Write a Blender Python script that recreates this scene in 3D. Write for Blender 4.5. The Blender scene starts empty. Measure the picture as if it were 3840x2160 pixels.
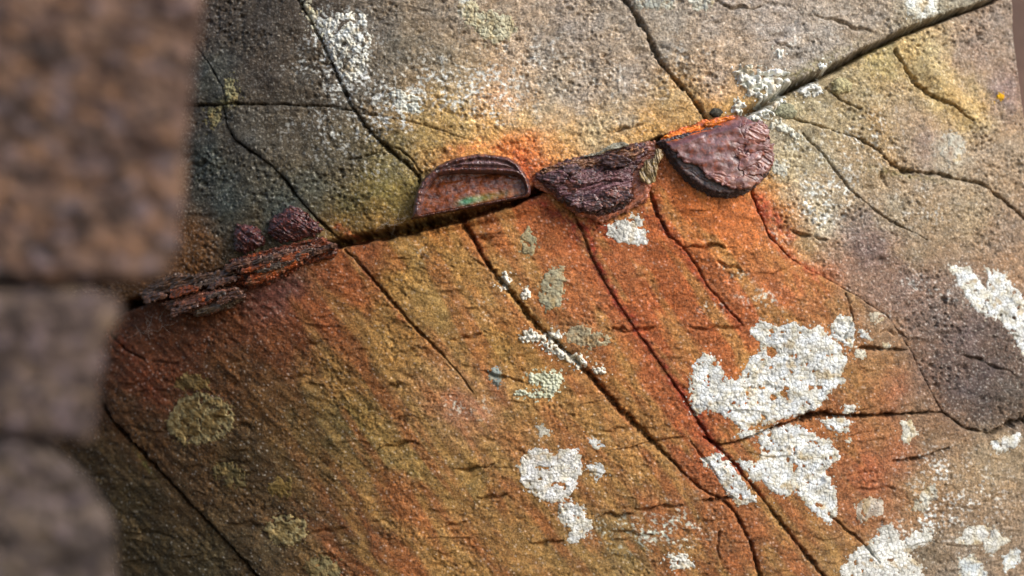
import bpy, math
import numpy as np
from mathutils import Vector

# ------------------------------------------------------------------ camera, sky, sun, exposure
scene = bpy.context.scene
DIST = 1.10            # camera to rock face, metres
K = 0.0002             # metres per photo pixel on the rock face
cam_d = bpy.data.cameras.new('camera'); cam = bpy.data.objects.new('camera', cam_d)
scene.collection.objects.link(cam); scene.camera = cam
cam.location = (0, -DIST, 0); cam.rotation_euler = (math.radians(90), 0, 0)
cam_d.sensor_width = 36; cam_d.lens = 36 * DIST / (3840 * K)
cam_d.clip_start = 0.01; cam_d.clip_end = 500
cam_d.dof.use_dof = True; cam_d.dof.focus_distance = DIST - 0.004; cam_d.dof.aperture_fstop = 2.5

SUN_DIR = Vector((0.66, -0.50, 0.57)).normalized()      # from the rock towards the sun
world = bpy.data.worlds.new('World'); scene.world = world; world.use_nodes = True
wn = world.node_tree.nodes; wl = world.node_tree.links; wn.clear()
sky = wn.new('ShaderNodeTexSky'); sky.sky_type = 'NISHITA'; sky.sun_disc = False
sky.sun_elevation = math.asin(SUN_DIR.z); sky.sun_rotation = math.atan2(SUN_DIR.x, SUN_DIR.y)
sky.air_density = 1.0; sky.dust_density = 2.2; sky.ozone_density = 1.0
bg = wn.new('ShaderNodeBackground'); bg.inputs['Strength'].default_value = 0.135
wo = wn.new('ShaderNodeOutputWorld')
wl.new(sky.outputs[0], bg.inputs[0]); wl.new(bg.outputs[0], wo.inputs[0])
sun_d = bpy.data.lights.new('sun', 'SUN'); sun = bpy.data.objects.new('sun', sun_d)
scene.collection.objects.link(sun)
sun_d.energy = 1.25; sun_d.angle = math.radians(22); sun_d.color = (1.0, 0.995, 0.985)
sun.rotation_euler = SUN_DIR.to_track_quat('Z', 'Y').to_euler(); sun.location = SUN_DIR * 4
vs = scene.view_settings
vs.view_transform = 'Standard'; vs.look = 'None'; vs.gamma = 1; vs.use_curve_mapping = False
vs.exposure = 1.0
scene.render.engine = 'CYCLES'
scene.cycles.max_bounces = 4

# ------------------------------------------------------------------ noise
_rng = np.random.RandomState(7)
_ang = _rng.rand(256) * 2 * np.pi
GX, GY = np.cos(_ang).astype(np.float32), np.sin(_ang).astype(np.float32)

def _hash(ix, iy, s):
    h = (ix * 374761393 + iy * 668265263 + s * 974711 + 12345) & 0xffffffff
    h = ((h ^ (h >> 13)) * 1274126177) & 0xffffffff
    return h ^ (h >> 16)

def perlin(x, y, s=0):
    x = np.asarray(x, np.float64); y = np.asarray(y, np.float64)
    xf = np.floor(x); yf = np.floor(y)
    ix = xf.astype(np.int64); iy = yf.astype(np.int64)
    fx = (x - xf).astype(np.float32); fy = (y - yf).astype(np.float32)
    u = fx * fx * fx * (fx * (fx * 6 - 15) + 10); v = fy * fy * fy * (fy * (fy * 6 - 15) + 10)
    def g(dx, dy):
        h = _hash(ix + dx, iy + dy, s) & 255
        return GX[h] * (fx - dx) + GY[h] * (fy - dy)
    a = g(0, 0); b = g(1, 0); c = g(0, 1); d = g(1, 1)
    return 1.5 * ((a + (b - a) * u) * (1 - v) + (c + (d - c) * u) * v)

def fbm(x, y, o=4, s=0, gain=0.5):
    r = 0; a = 1.0; f = 1.0
    for i in range(o):
        r = r + a * perlin(x * f + 17.3 * i, y * f - 9.1 * i, s + i * 31); a *= gain; f *= 2.03
    return r

def rand2(ix, iy, s):
    return (_hash(ix, iy, s) & 0xffff) / 65535.0

def voronoi(x, y, s=0, jit=0.9):
    ix = np.floor(x).astype(np.int64); iy = np.floor(y).astype(np.int64)
    f1 = np.full(x.shape, 9.0); f2 = np.full(x.shape, 9.0); idv = np.zeros(x.shape)
    for dx in (-1, 0, 1):
        for dy in (-1, 0, 1):
            cx = ix + dx; cy = iy + dy
            px = cx + 0.5 + jit * (rand2(cx, cy, s) - 0.5); py = cy + 0.5 + jit * (rand2(cx, cy, s + 5) - 0.5)
            d = np.hypot(px - x, py - y); r = rand2(cx, cy, s + 9)
            near = d < f1
            f2 = np.where(near, f1, np.minimum(f2, d)); idv = np.where(near, r, idv); f1 = np.where(near, d, f1)
    return f1, f2, idv

def sst(a, b, x):
    t = np.clip((x - a) / (b - a), 0, 1); return t * t * (3 - 2 * t)

def lin(c):
    c = np.asarray(c, np.float64) / 255.0
    return np.where(c <= 0.04045, c / 12.92, ((c + 0.055) / 1.055) ** 2.4)

# ------------------------------------------------------------------ the big shape of the face
# u, v: position on the face in photo pixels (v down); back(u, v): metres the face lies behind the plane y = 0
EDGE_V = np.array([-4000, -300, 100, 400, 700, 1300, 2160, 6000], float)
EDGE_U = np.array([3905, 3900, 3920, 3965, 4060, 4250, 4500, 4700], float)
def back(u, v):
    r = np.clip((u - 2650) / 1200, 0, None)
    top = 1.0 - 0.35 * sst(300, 1700, v)
    d = 0.060 * np.minimum(r, 1.6) ** 1.5 * top
    l = np.clip((1720 - u) / 1000, 0, 2.2)
    d = d + 0.045 * l ** 2
    e = np.interp(v, EDGE_V, EDGE_U)
    q = np.clip((u - e) / 260, 0, None)
    return d + 0.42 * np.minimum(q, 1.4) ** 1.25

def P(pts):
    """photo pixels -> positions on the face (pixel gives the ray, the face gives the distance)"""
    a = np.asarray(pts, float)
    u = a[:, 0].copy(); v = a[:, 1].copy()
    for _ in range(8):
        f = 1 + np.minimum(back(u, v), 0.09) / DIST
        u = 1920 + (a[:, 0] - 1920) * f; v = 1080 + (a[:, 1] - 1080) * f
    return np.column_stack([u, v] + [a[:, i] for i in range(2, a.shape[1])])

# ------------------------------------------------------------------ the grid
STEP = 3.5
def axis(lo, hi, far_lo, far_hi):
    core = np.arange(lo, hi + 1e-6, STEP)
    def out(start, end, sgn):
        r = []; s = STEP; p = start
        while (end - p) * sgn > 0:
            s = min(s * 1.16, 150); p += sgn * s; r.append(p)
        return r
    return np.array(out(lo, far_lo, -1)[::-1] + list(core) + out(hi, far_hi, 1)), core
UA_, ucore = axis(-40, 4140, -3600, 4900)
VA_, vcore = axis(-60, 2220, -3300, 5500)
NU, NV = len(UA_), len(VA_)
UU, VV = np.meshgrid(UA_, VA_)            # rows = v
CELL = np.maximum(np.gradient(UA_)[None, :], np.gradient(VA_)[:, None])

def densify(pts, jit=3.0, seed=0, step=9.0):
    """resample a crack line (x, y, width) and roughen it"""
    pts = np.asarray(pts, float); out = []
    for a, b in zip(pts[:-1], pts[1:]):
        L = np.hypot(*(b[:2] - a[:2])); n = max(1, int(min(L, 4000) / (step if L < 1500 else 60)))
        for t in np.arange(n) / n: out.append(a + (b - a) * t)
    out.append(pts[-1]); out = np.array(out)
    s = np.concatenate([[0], np.cumsum(np.hypot(np.diff(out[:, 0]), np.diff(out[:, 1])))])
    out[:, 0] += jit * fbm(s / 70, s * 0 + seed, 4, 3 + seed); out[:, 1] += jit * fbm(s / 70, s * 0 + seed + 50, 4, 9 + seed)
    out[:, 2] *= np.clip(1 + (0.55 if out[:, 2].max() < 15.5 else 0.2) * fbm(s / 60, s * 0 + 3.3 + seed, 3, 71), 0.35, 2)
    return out

def line_field(line, reach):
    """distance to a line, signed side and width, on the part of the grid within reach"""
    rr = reach
    I0 = np.searchsorted(UA_, line[:, 0].min() - rr); I1 = np.searchsorted(UA_, line[:, 0].max() + rr)
    J0 = np.searchsorted(VA_, line[:, 1].min() - rr); J1 = np.searchsorted(VA_, line[:, 1].max() + rr)
    W = (slice(J0, J1), slice(I0, I1)); shp = UU[W].shape
    dist = np.full(shp, 1e6, np.float32); side = np.zeros(shp, np.float32); wid = np.ones(shp, np.float32)
    for a, b in zip(line[:-1], line[1:]):
        i0 = np.searchsorted(UA_, min(a[0], b[0]) - rr) - I0; i1 = np.searchsorted(UA_, max(a[0], b[0]) + rr) - I0
        j0 = np.searchsorted(VA_, min(a[1], b[1]) - rr) - J0; j1 = np.searchsorted(VA_, max(a[1], b[1]) + rr) - J0
        if i1 <= i0 or j1 <= j0: continue
        x = UU[W][j0:j1, i0:i1] - a[0]; y = VV[W][j0:j1, i0:i1] - a[1]
        dx, dy = b[0] - a[0], b[1] - a[1]; L2 = dx * dx + dy * dy + 1e-9
        t = np.clip((x * dx + y * dy) / L2, 0, 1)
        d = np.hypot(x - t * dx, y - t * dy)
        D = dist[j0:j1, i0:i1]; m = d < D
        D[m] = d[m]; side[j0:j1, i0:i1][m] = np.sign(x * dy - y * dx)[m]
        wid[j0:j1, i0:i1][m] = (a[2] + (b[2] - a[2]) * t)[m]
    return dist, side, wid, W

def win(q, r):
    return (slice(np.searchsorted(VA_, q[1] - r), np.searchsorted(VA_, q[1] + r)), slice(np.searchsorted(UA_, q[0] - r), np.searchsorted(UA_, q[0] + r)))

# cracks: (name, points (x, y, half width) in photo pixels, depth factor, divides the rock?, jitter)
CR = [
 ('seam', [(-5000,2500,14),(-200,1420,14),(200,1290,14),(430,1165,15),(640,1085,12),(850,1010,8),(1100,950,7),(1270,912,13),(1420,884,15),(1560,850,17),(1740,806,17),(2000,722,14),(2110,660,8),(2300,590,6),(2480,520,8),(2760,445,9),(2850,398,13),(2960,330,12),(3100,270,11),(3240,195,11),(3400,118,10),(3560,58,8),(3700,10,7),(3900,-75,8),(5200,-700,8)], 6.2, 1, 5),
 ('u1', [(400,-5000,7),(1010,-300,7),(1115,-10,6),(1165,80,6),(1205,150,6),(1262,280,7),(1318,395,8),(1345,440,8),(1400,505,8),(1450,552,9),(1520,610,9),(1572,662,10),(1590,760,10),(1600,840,12)], 3.4, 1, 5),
 ('u2', [(-5000,300,5),(500,398,5),(690,394,7),(830,392,6),(890,388,6),(1010,391,5),(1130,393,4),(1230,398,4),(1330,415,5)], 3.4, 1, 4),
 ('u2b', [(1345,425,4),(1440,436,3.5),(1560,462,3.5),(1640,485,3),(1740,520,2)], 2.6, 0, 4),
 ('u3', [(835,392,4),(850,470,4),(880,525,4),(960,580,5),(1015,620,5),(1070,675,6),(1115,740,6),(1175,805,7),(1230,860,7),(1290,912,8)], 3.6, 1, 4),
 ('u3up', [(690,110,5),(740,180,4),(790,250,4),(835,330,4),(845,392,4)], 2.2, 0, 5),
 ('u1c', [(1445,545,4),(1500,560,5),(1545,600,5),(1580,650,5)], 3, 0, 4),
 ('u1d', [(1290,600,5),(1350,590,7),(1425,570,4)], 2.2, 0, 4),
 ('u4', [(1900,-5000,8),(2240,-300,8),(2338,-10,8),(2375,50,8),(2420,110,9),(2452,190,9),(2470,225,9),(2520,290,8),(2580,350,8),(2625,410,9),(2660,480,9),(2680,520,9)], 3.2, 1, 5),
 ('l1', [(140,1300,9),(240,1390,9),(365,1505,14),(420,1580,14),(480,1645,13),(550,1720,12),(630,1800,11),(700,1878,8),(770,1950,8),(850,2035,7),(960,2160,8),(1300,2600,9),(3300,7000,9)], 3.6, 1, 4),
 ('l2', [(1290,935,6),(1345,990,5),(1400,1050,6),(1460,1120,7),(1520,1190,7),(1590,1265,7),(1650,1320,5),(1720,1400,4),(1770,1470,3)], 3.4, 0, 4),
 ('l2b', [(1330,960,4),(1390,1040,4),(1450,1110,3)], 2.0, 0, 6),
 ('l3', [(1720,800,16),(1745,850,14),(1774,900,9),(1815,970,8),(1860,1035,12),(1920,1100,12),(1985,1190,12),(2042,1248,13),(2110,1305,13),(2180,1372,13),(2250,1450,13),(2325,1535,15),(2390,1600,14),(2445,1655,11),(2534,1744,7),(2624,1833,6),(2700,1870,7),(2758,1923,8),(2817,2042,8),(2850,2160,9),(3000,2700,9),(4300,7000,9)], 3.0, 1, 5),
 ('l4', [(2105,640,6),(2130,740,6),(2160,820,6),(2185,870,5),(2221,969,4),(2270,1060,3.5),(2325,1148,3),(2395,1250,3),(2460,1341,3),(2515,1420,4),(2564,1490,4),(2620,1580,6),(2668,1655,7),(2758,1744,7),(2877,1893,8),(2981,2027,10),(3086,2160,10),(3500,2700,9),(5500,5600,9)], 2.6, 1, 5),
 ('l5', [(2430,700,7),(2460,790,7),(2504,880,8),(2555,922,7),(2600,980,5),(2653,1073,5),(2720,1150,4),(2788,1222,4)], 2.8, 0, 6),
 ('l6', [(2775,430,7),(2790,560,7),(2810,690,7),(2850,800,7),(2892,894,6),(2945,950,5),(3010,1000,2.5),(3090,1040,1.6),(3175,1090,1.4),(3260,1140,1.6),(3335,1195,2.5),(3414,1312,2),(3443,1371,2.2),(3488,1461,2.6),(3533,1545,4),(3622,1608,6),(3712,1628,7),(3770,1600,12),(3860,1570,12),(5200,1300,10)], 3.0, 1, 5),
 ('l7', [(2640,1640,6),(2690,1668,7),(2758,1660,6),(2850,1625,6),(2922,1597,8),(2990,1575,12),(3041,1558,15),(3090,1552,12),(3180,1560,9),(3324,1556,8),(3420,1550,6),(3480,1545,5),(3533,1547,5)], 3.8, 1, 4),
 ('l8', [(2640,1880,9),(2700,1872,11),(2745,1868,6)], 3, 0, 4),
 ('l9', [(2280,1690,4),(2360,1680,4),(2445,1657,5),(2560,1640,4)], 2.6, 0, 4),
 ('l10', [(3120,1940,6),(3170,1985,7),(3230,2030,5),(3300,2110,5)], 3, 0, 5),
 ('l11', [(3230,1305,7),(3330,1310,8),(3400,1312,6)], 3, 0, 4),
 ('l12', [(2590,1655,5),(2640,1720,5),(2700,1800,4)], 2.2, 0, 5),
 ('l13', [(400,1250,6),(470,1310,7),(540,1350,5)], 2.6, 0, 5),
 ('l14', [(2700,1990,5),(2690,2060,5),(2700,2100,4)], 2.2, 0, 5),
 ('r1', [(2830,405,5),(2870,400,5),(2900,418,5),(2960,440,6),(3060,470,5),(3160,500,5),(3230,520,7),(3290,560,9),(3340,610,9),(3384,641,10),(3440,645,10),(3530,655,9),(3607,675,8),(3690,690,7),(3760,745,8),(3860,830,8),(5200,1100,8)], 3.0, 1, 5),
 ('r2', [(3365,190,10),(3400,250,12),(3440,310,12),(3500,360,9),(3580,395,8),(3650,450,5)], 2.6, 0, 5),
 ('r3', [(3010,500,5),(3080,570,5),(3180,700,5),(3270,780,4),(3360,840,5),(3480,900,4)], 2.4, 0, 5),
 ('r4', [(3100,330,6),(3150,370,8),(3230,410,6)], 2.4, 0, 5),
 ('r5', [(3150,1290,5),(3200,1200,4),(3170,1100,4)], 1.6, 0, 6),
 ('r6', [(3350,1730,6),(3450,1720,8),(3560,1680,6)], 2.6, 0, 6),
]
# short ledges where the bedding breaks: (x0, y0, x1, y1, strength)
LEDGES = [(1690,1275,1800,1258,1),(1410,1685,1570,1655,1.3),(1720,1768,1850,1745,1.6),(1790,1872,1900,1858,1.2),(1990,2045,2110,2028,1.4),
 (2245,1936,2380,1928,1.5),(2380,1915,2550,1888,1.3),(1480,1330,1600,1300,.7),(1820,1400,1960,1430,1.2),(2290,1240,2350,1230,1.4),(2600,1235,2780,1225,1),
 (2260,1620,2360,1600,1),(1440,1455,1500,1440,1),(1120,1300,1230,1275,.7),(880,1600,960,1590,.6),(1080,1420,1200,1400,.6),(500,1990,640,2010,.5),
 (2860,150,2960,180,.8),(3060,60,3260,120,1.2),(2720,30,2850,35,1.2),(2280,500,2400,470,1.4),(1850,555,1960,600,.4),(3620,1330,3800,1400,1.5),(2300,1990,2440,2010,.8),
 (2560,930,2720,920,1.5),(2970,870,3100,900,1.6),(3300,1240,3400,1260,.8),(2450,1230,2330,1245,1.2),(1150,2000,1290,1985,.6),(1640,1980,1760,1960,.7),
 (700,620,800,610,.8),(1860,1010,1790,985,1),(2790,1020,2690,985,1.2),(3200,1840,3350,1830,.7),(3330,700,3300,640,.8),(1780,900,1870,890,1)]
PITS = [(2390,200,34,22,20),(2910,140,34,18,18),(2980,222,40,20,20),(1670,85,40,16,10),(1520,235,26,14,9),(1700,310,50,20,6),(3290,340,26,12,9),(3320,665,40,22,16),(3250,705,30,16,10),
 (3300,975,34,18,14),(2620,150,14,9,8),(2050,160,16,10,8),(2200,190,12,9,7),(2250,410,20,12,8),(2130,330,14,9,7),(1850,130,14,9,7),(2540,200,12,8,7),(2770,240,16,10,8),(2690,90,18,10,8),
 (2060,300,12,8,6),(2320,120,12,8,6),(2160,60,14,9,7),(1100,480,14,8,5),(900,700,16,10,5),(1180,560,14,9,5),(690,590,36,14,12),(1350,620,20,9,6),(2480,330,14,9,7),(3700,1350,40,14,10),
 (3470,1290,24,12,8),(3640,1480,26,12,8),(3090,800,30,12,6),(2240,270,10,8,6),(2400,300,10,8,6),(1960,240,12,8,6),(1780,240,12,8,6),(660,1930,14,20,7),(3160,2010,18,12,6),(2850,1300,20,8,5)]

H = np.zeros((NV, NU)); BAR = np.zeros((NV, NU), bool); NEAR = np.full((NV, NU), 1e6, np.float32)
for k, (nm, pts, dep, div, jit) in enumerate(CR):
    line = densify(P(pts), jit * .7, k)
    dist, side, wid, W = line_field(line, 120 if div else 70)
    w = np.maximum(wid * (1.08 if nm == 'seam' else .70), STEP * 0.55)
    w = w * np.clip(1 + (.12 if nm == 'seam' else .5) * fbm(UU[W] / 16 + k, VV[W] / 16, 3, 40 + k), .45, 1.8)          # chipped lips
    sh_ = sst(7, 13, w)
    g = np.exp(-(dist / w) ** 3) * .92 + np.exp(-dist / (2.0 * w)) * .09
    end = 1.0
    if nm == 'u2b' or nm == 'l2': end = 0.9
    H[W] -= 1.7 * dep * w * g * end
    if div:
        far = pts[0][0] < -3000 or pts[-1][1] > 5000 or pts[-1][0] > 5000 or pts[0][1] < -3000
        d2, W2 = (lambda r: (r[0], r[3]))(line_field(line, 400)) if far else (dist, W)
        BAR[W2] |= d2 < np.maximum(4.6, CELL[W2] * 0.8)
        NEAR[W] = np.minimum(NEAR[W], dist)

# blocks: flood fill between the dividing cracks
lab = np.zeros((NV, NU), np.int32); free = bytearray((~BAR).astype(np.uint8).tobytes()); flat = lab.ravel()
nlab = 0; sizes = {}
ids = np.zeros(NV * NU, np.int32)
for start in range(0, NV * NU, 7):
    if not free[start]: continue
    nlab += 1; st = [start]; free[start] = 0; comp = []
    while st:
        p = st.pop(); comp.append(p); x = p % NU
        if x > 0 and free[p - 1]: free[p - 1] = 0; st.append(p - 1)
        if x < NU - 1 and free[p + 1]: free[p + 1] = 0; st.append(p + 1)
        if p >= NU and free[p - NU]: free[p - NU] = 0; st.append(p - NU)
        if p < NU * (NV - 1) and free[p + NU]: free[p + NU] = 0; st.append(p + NU)
    sizes[nlab] = len(comp)
    if len(comp) > 1500: ids[np.array(comp)] = nlab
lab = ids.reshape(NV, NU)
def grow(lab):
    while (lab == 0).any():
        for ax, sh in ((0, 1), (0, -1), (1, 1), (1, -1)):
            r = np.roll(lab, sh, ax)
            if ax == 0: r[0 if sh == 1 else -1] = 0
            else: r[:, 0 if sh == 1 else -1] = 0
            lab = np.where(lab == 0, r, lab)
    return lab
lab = grow(lab)

BLOCKS = {  # key: probe pixel, set, height (px), tilt per 1000 px (u, v), label
 'UA': ((900, 150), 'U', 0, (4, 0), 'dark grey-brown rock block at top left, speckled with white lichen dust'),
 'UB': ((800, 720), 'U', -10, (3, 4), 'dark green-grey rock wedge beside the blurred stones, above the laminated rust'),
 'UC': ((1350, 700), 'U', -3, (0, 0), 'olive-brown rock wedge left of the half-round iron cap'),
 'UD': ((1900, 250), 'U', 5, (0, 3), 'broad pale brown rock block above the half-round iron cap'),
 'UE': ((2800, 200), 'U', 12, (0, -10), 'pitted grey rock block at the top, above the long diagonal joint'),
 'RB': ((3500, 300), 'R', -16, (0, 8), 'blurred tan rock block in the top right corner with a finger-shaped ridge'),
 'RC': ((3350, 850), 'R', -3, (0, -6), 'mauve and grey-green rock block right of the thick iron plate'),
 'LA': ((350, 1900), 'L', -12, (0, 0), 'dark brown rock block in the lower left, below the long straight crack'),
 'LB': ((1200, 1700), 'L', 0, (0, 4), 'large ochre and brown rock slab in the lower middle below the joint'),
 'LC': ((2250, 1300), 'L', -4, (0, 0), 'narrow rust-red rock strip running diagonally below the flaky iron lump'),
 'LD': ((2950, 1100), 'L', 4, (0, 0), 'orange-stained rock block carrying the largest white lichen'),
 'LE': ((3300, 1900), 'L', -6, (0, 0), 'reddish brown rock block in the bottom right corner with lichens'),
}
blk = {}
for k, b in BLOCKS.items():
    q = P([b[0]])[0]; blk[k] = lab[np.searchsorted(VA_, q[1]), np.searchsorted(UA_, q[0])]
known = {v: k for k, v in blk.items()}
assert len(set(blk.values())) == len(BLOCKS), blk
for i in np.unique(lab):
    if i not in known: lab[lab == i] = 0
if (lab == 0).any(): lab = grow(lab)

# relief
warp1 = fbm(UU / 420, VV / 420, 3, 40); warp2 = fbm(UU / 420, VV / 420, 3, 60)
core = np.exp(-np.clip(np.maximum(np.maximum(-60 - UU, UU - 4150), np.maximum(-80 - VV, VV - 2240)), 0, None) / 300)
H += 10 * fbm(UU / 520, VV / 520, 3, 1) + 5.5 * fbm(UU / 150 + .3 * warp1, VV / 110, 3, 2)
# bedding ledges: tilted, gently warped, steep on the lower side
low = np.isin(lab, [blk[k] for k in ('LA', 'LB', 'LC', 'LD', 'LE')])
a = math.radians(-9)
s1 = (VV * math.cos(a) - UU * math.sin(a)) + 55 * warp1 + 22 * fbm(UU / 130, VV / 60, 3, 5)
ph = s1 / 58.0; fr = ph - np.floor(ph)
saw = np.where(fr < .82, fr / .82, (1 - fr) / .18)
amp = np.clip(fbm(UU / 160, VV / 70, 2, 12) + .10, 0, 1)
H += np.where(low, 10.0, 5.0) * (saw - .5) * amp
a2 = math.radians(38)     # slanting combed streaks of the stained stone
s2 = (VV * math.cos(a2) - UU * math.sin(a2)); t2 = UU * math.cos(a2) + VV * math.sin(a2)
H += np.where(low, 3.2, .8) * fbm(t2 / 230 + .4 * warp2, s2 / 34, 4, 14) * sst(2600, 900, UU)
# grain: lumps, pits, sand
gr = fbm(UU / 30, VV / 24, 3, 20); H += np.where(low, 1.7, 2.2) * core * gr
rgh = np.clip(.7 + 1.2 * fbm(UU / 230, VV / 180, 3, 27), .12, 1.8)
H += core * np.where(low, 1.25, 1.6) * rgh * fbm(UU / 10, VV / 8.5, 2, 23)
f1, f2, idv = voronoi(UU / 24, VV / 21, 3)
pit = np.clip(.42 - f1, 0, 1) * (idv > .55); H -= core * 20 * rgh * pit * np.where(low, .6, 1.0)
f1, f2, idv = voronoi(UU / 62 + .2 * warp1, VV / 44, 11)
H -= core * 26 * rgh * np.clip(.34 - f1, 0, 1) * (idv > .72) * np.where(low, .6, 1.1)
for (x0, y0, x1, y1, st) in LEDGES:
    p0, p1 = P([(x0, y0)])[0], P([(x1, y1)])[0]; n = 6
    mid = [(p0[0] + (p1[0] - p0[0]) * i / n, p0[1] + (p1[1] - p0[1]) * i / n + 6 * math.sin(i * 1.9 + x0), 3 + 3 * math.sin(math.pi * i / n)) for i in range(n + 1)]
    ln = densify(mid, 7, int(x0) % 50); dist, side, wid, W = line_field(ln, 60)
    sg = side * np.sign(x1 - x0)          # above / below the break
    H[W] -= st * (2.6 * wid * np.exp(-(dist / (wid * 1.1)) ** 2))
    H[W] += np.where(sg > 0, 1.0, -0.2) * st * 5.5 * np.exp(-dist / 17) * (wid > 3.01) * (dist < 59)
for (x, y, rx, ry, dp) in PITS:
    q = P([(x, y)])[0]; W = win(q, 4 * rx)
    dd = ((UU[W] - q[0] + 9 * warp1[W]) / rx) ** 2 + ((VV[W] - q[1] + .15 * (UU[W] - q[0])) / ry) ** 2
    H[W] -= dp * np.exp(-dd * 1.3)
# finger-shaped ridge of the top right block
for cx, cy, rx, ry, hgt, rot in [(3560, 340, 190, 42, 26, 42), (3490, 190, 120, 50, 14, 50), (2900 + 160, 470, 60, 40, 10, 0), (2945, 415, 34, 26, 9, 0), (2700, 985, 90, 34, 9, 20)]:
    q = P([(cx, cy)])[0]; rr = math.radians(rot)
    x = (UU - q[0]) * math.cos(rr) + (VV - q[1]) * math.sin(rr); y = -(UU - q[0]) * math.sin(rr) + (VV - q[1]) * math.cos(rr)
    H += hgt * np.exp(-((x / rx) ** 2 + (y / ry) ** 2) ** 1.3)
for k, b in BLOCKS.items():
    q = P([b[0]])[0]; m = lab == blk[k]
    t = b[2] + np.clip((UU - q[0]) / 1000, -1, 1) * b[3][0] + np.clip((VV - q[1]) / 1000, -1, 1) * b[3][1]
    H += np.where(m, t, 0)
H += core * 0 - np.exp(-NEAR / 16) * 4.0
# the socket behind the half-round cap and the gap below it
for (x, y, rx, ry, dp) in [(1780, 850, 230, 16, 26), (1480, 876, 120, 12, 30), (470, 1200, 120, 40, 34), (560, 1120, 150, 26, 14)]:
    q = P([(x, y)])[0]; dd = ((UU - q[0]) / rx) ** 2 + ((VV - q[1] + .2 * (UU - q[0])) / ry) ** 2
    H -= dp * np.exp(-dd)
def sdf(poly, u, v):
    """signed distance, positive inside"""
    d = np.full(u.shape, 1e9); ins = np.zeros(u.shape, bool)
    n = len(poly)
    for i in range(n):
        ax, ay = poly[i]; bx, by = poly[(i + 1) % n]
        dx, dy = bx - ax, by - ay; L2 = dx * dx + dy * dy + 1e-9
        t = np.clip(((u - ax) * dx + (v - ay) * dy) / L2, 0, 1)
        d = np.minimum(d, np.hypot(u - ax - t * dx, v - ay - t * dy))
        c = (ay > v) != (by > v)
        xin = ax + (v - ay) * dx / (dy if abs(dy) > 1e-9 else 1e-9)
        ins ^= c & (u < xin)
    return np.where(ins, d, -d)

CAP = P([(1500 + .2346 * x, 520 + .2346 * y) for x, y in ((190,1290),(225,1050),(260,870),(330,720),(430,590),(620,430),(780,350),(950,300),(1250,245),(1550,265),(1750,310),(1880,390),(1970,500),(2050,650),(2095,800),(2085,890),(2040,935))])
Wc = win(CAP.mean(0), 400); H[Wc] -= 40 * sst(2, 14, sdf(CAP, UU[Wc], VV[Wc]))
YS = back(UU, VV) - H * K                       # world y of the surface

iu0 = np.searchsorted(UA_, ucore[0]); iv0 = np.searchsorted(VA_, vcore[0])
def samp(F, u, v):
    x = np.clip((u - ucore[0]) / STEP, 0, len(ucore) - 1.001); y = np.clip((v - vcore[0]) / STEP, 0, len(vcore) - 1.001)
    i = np.floor(x).astype(int); j = np.floor(y).astype(int); fx = x - i; fy = y - j; i += iu0; j += iv0
    return (F[j, i] * (1 - fx) + F[j, i + 1] * fx) * (1 - fy) + (F[j + 1, i] * (1 - fx) + F[j + 1, i + 1] * fx) * fy

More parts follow.
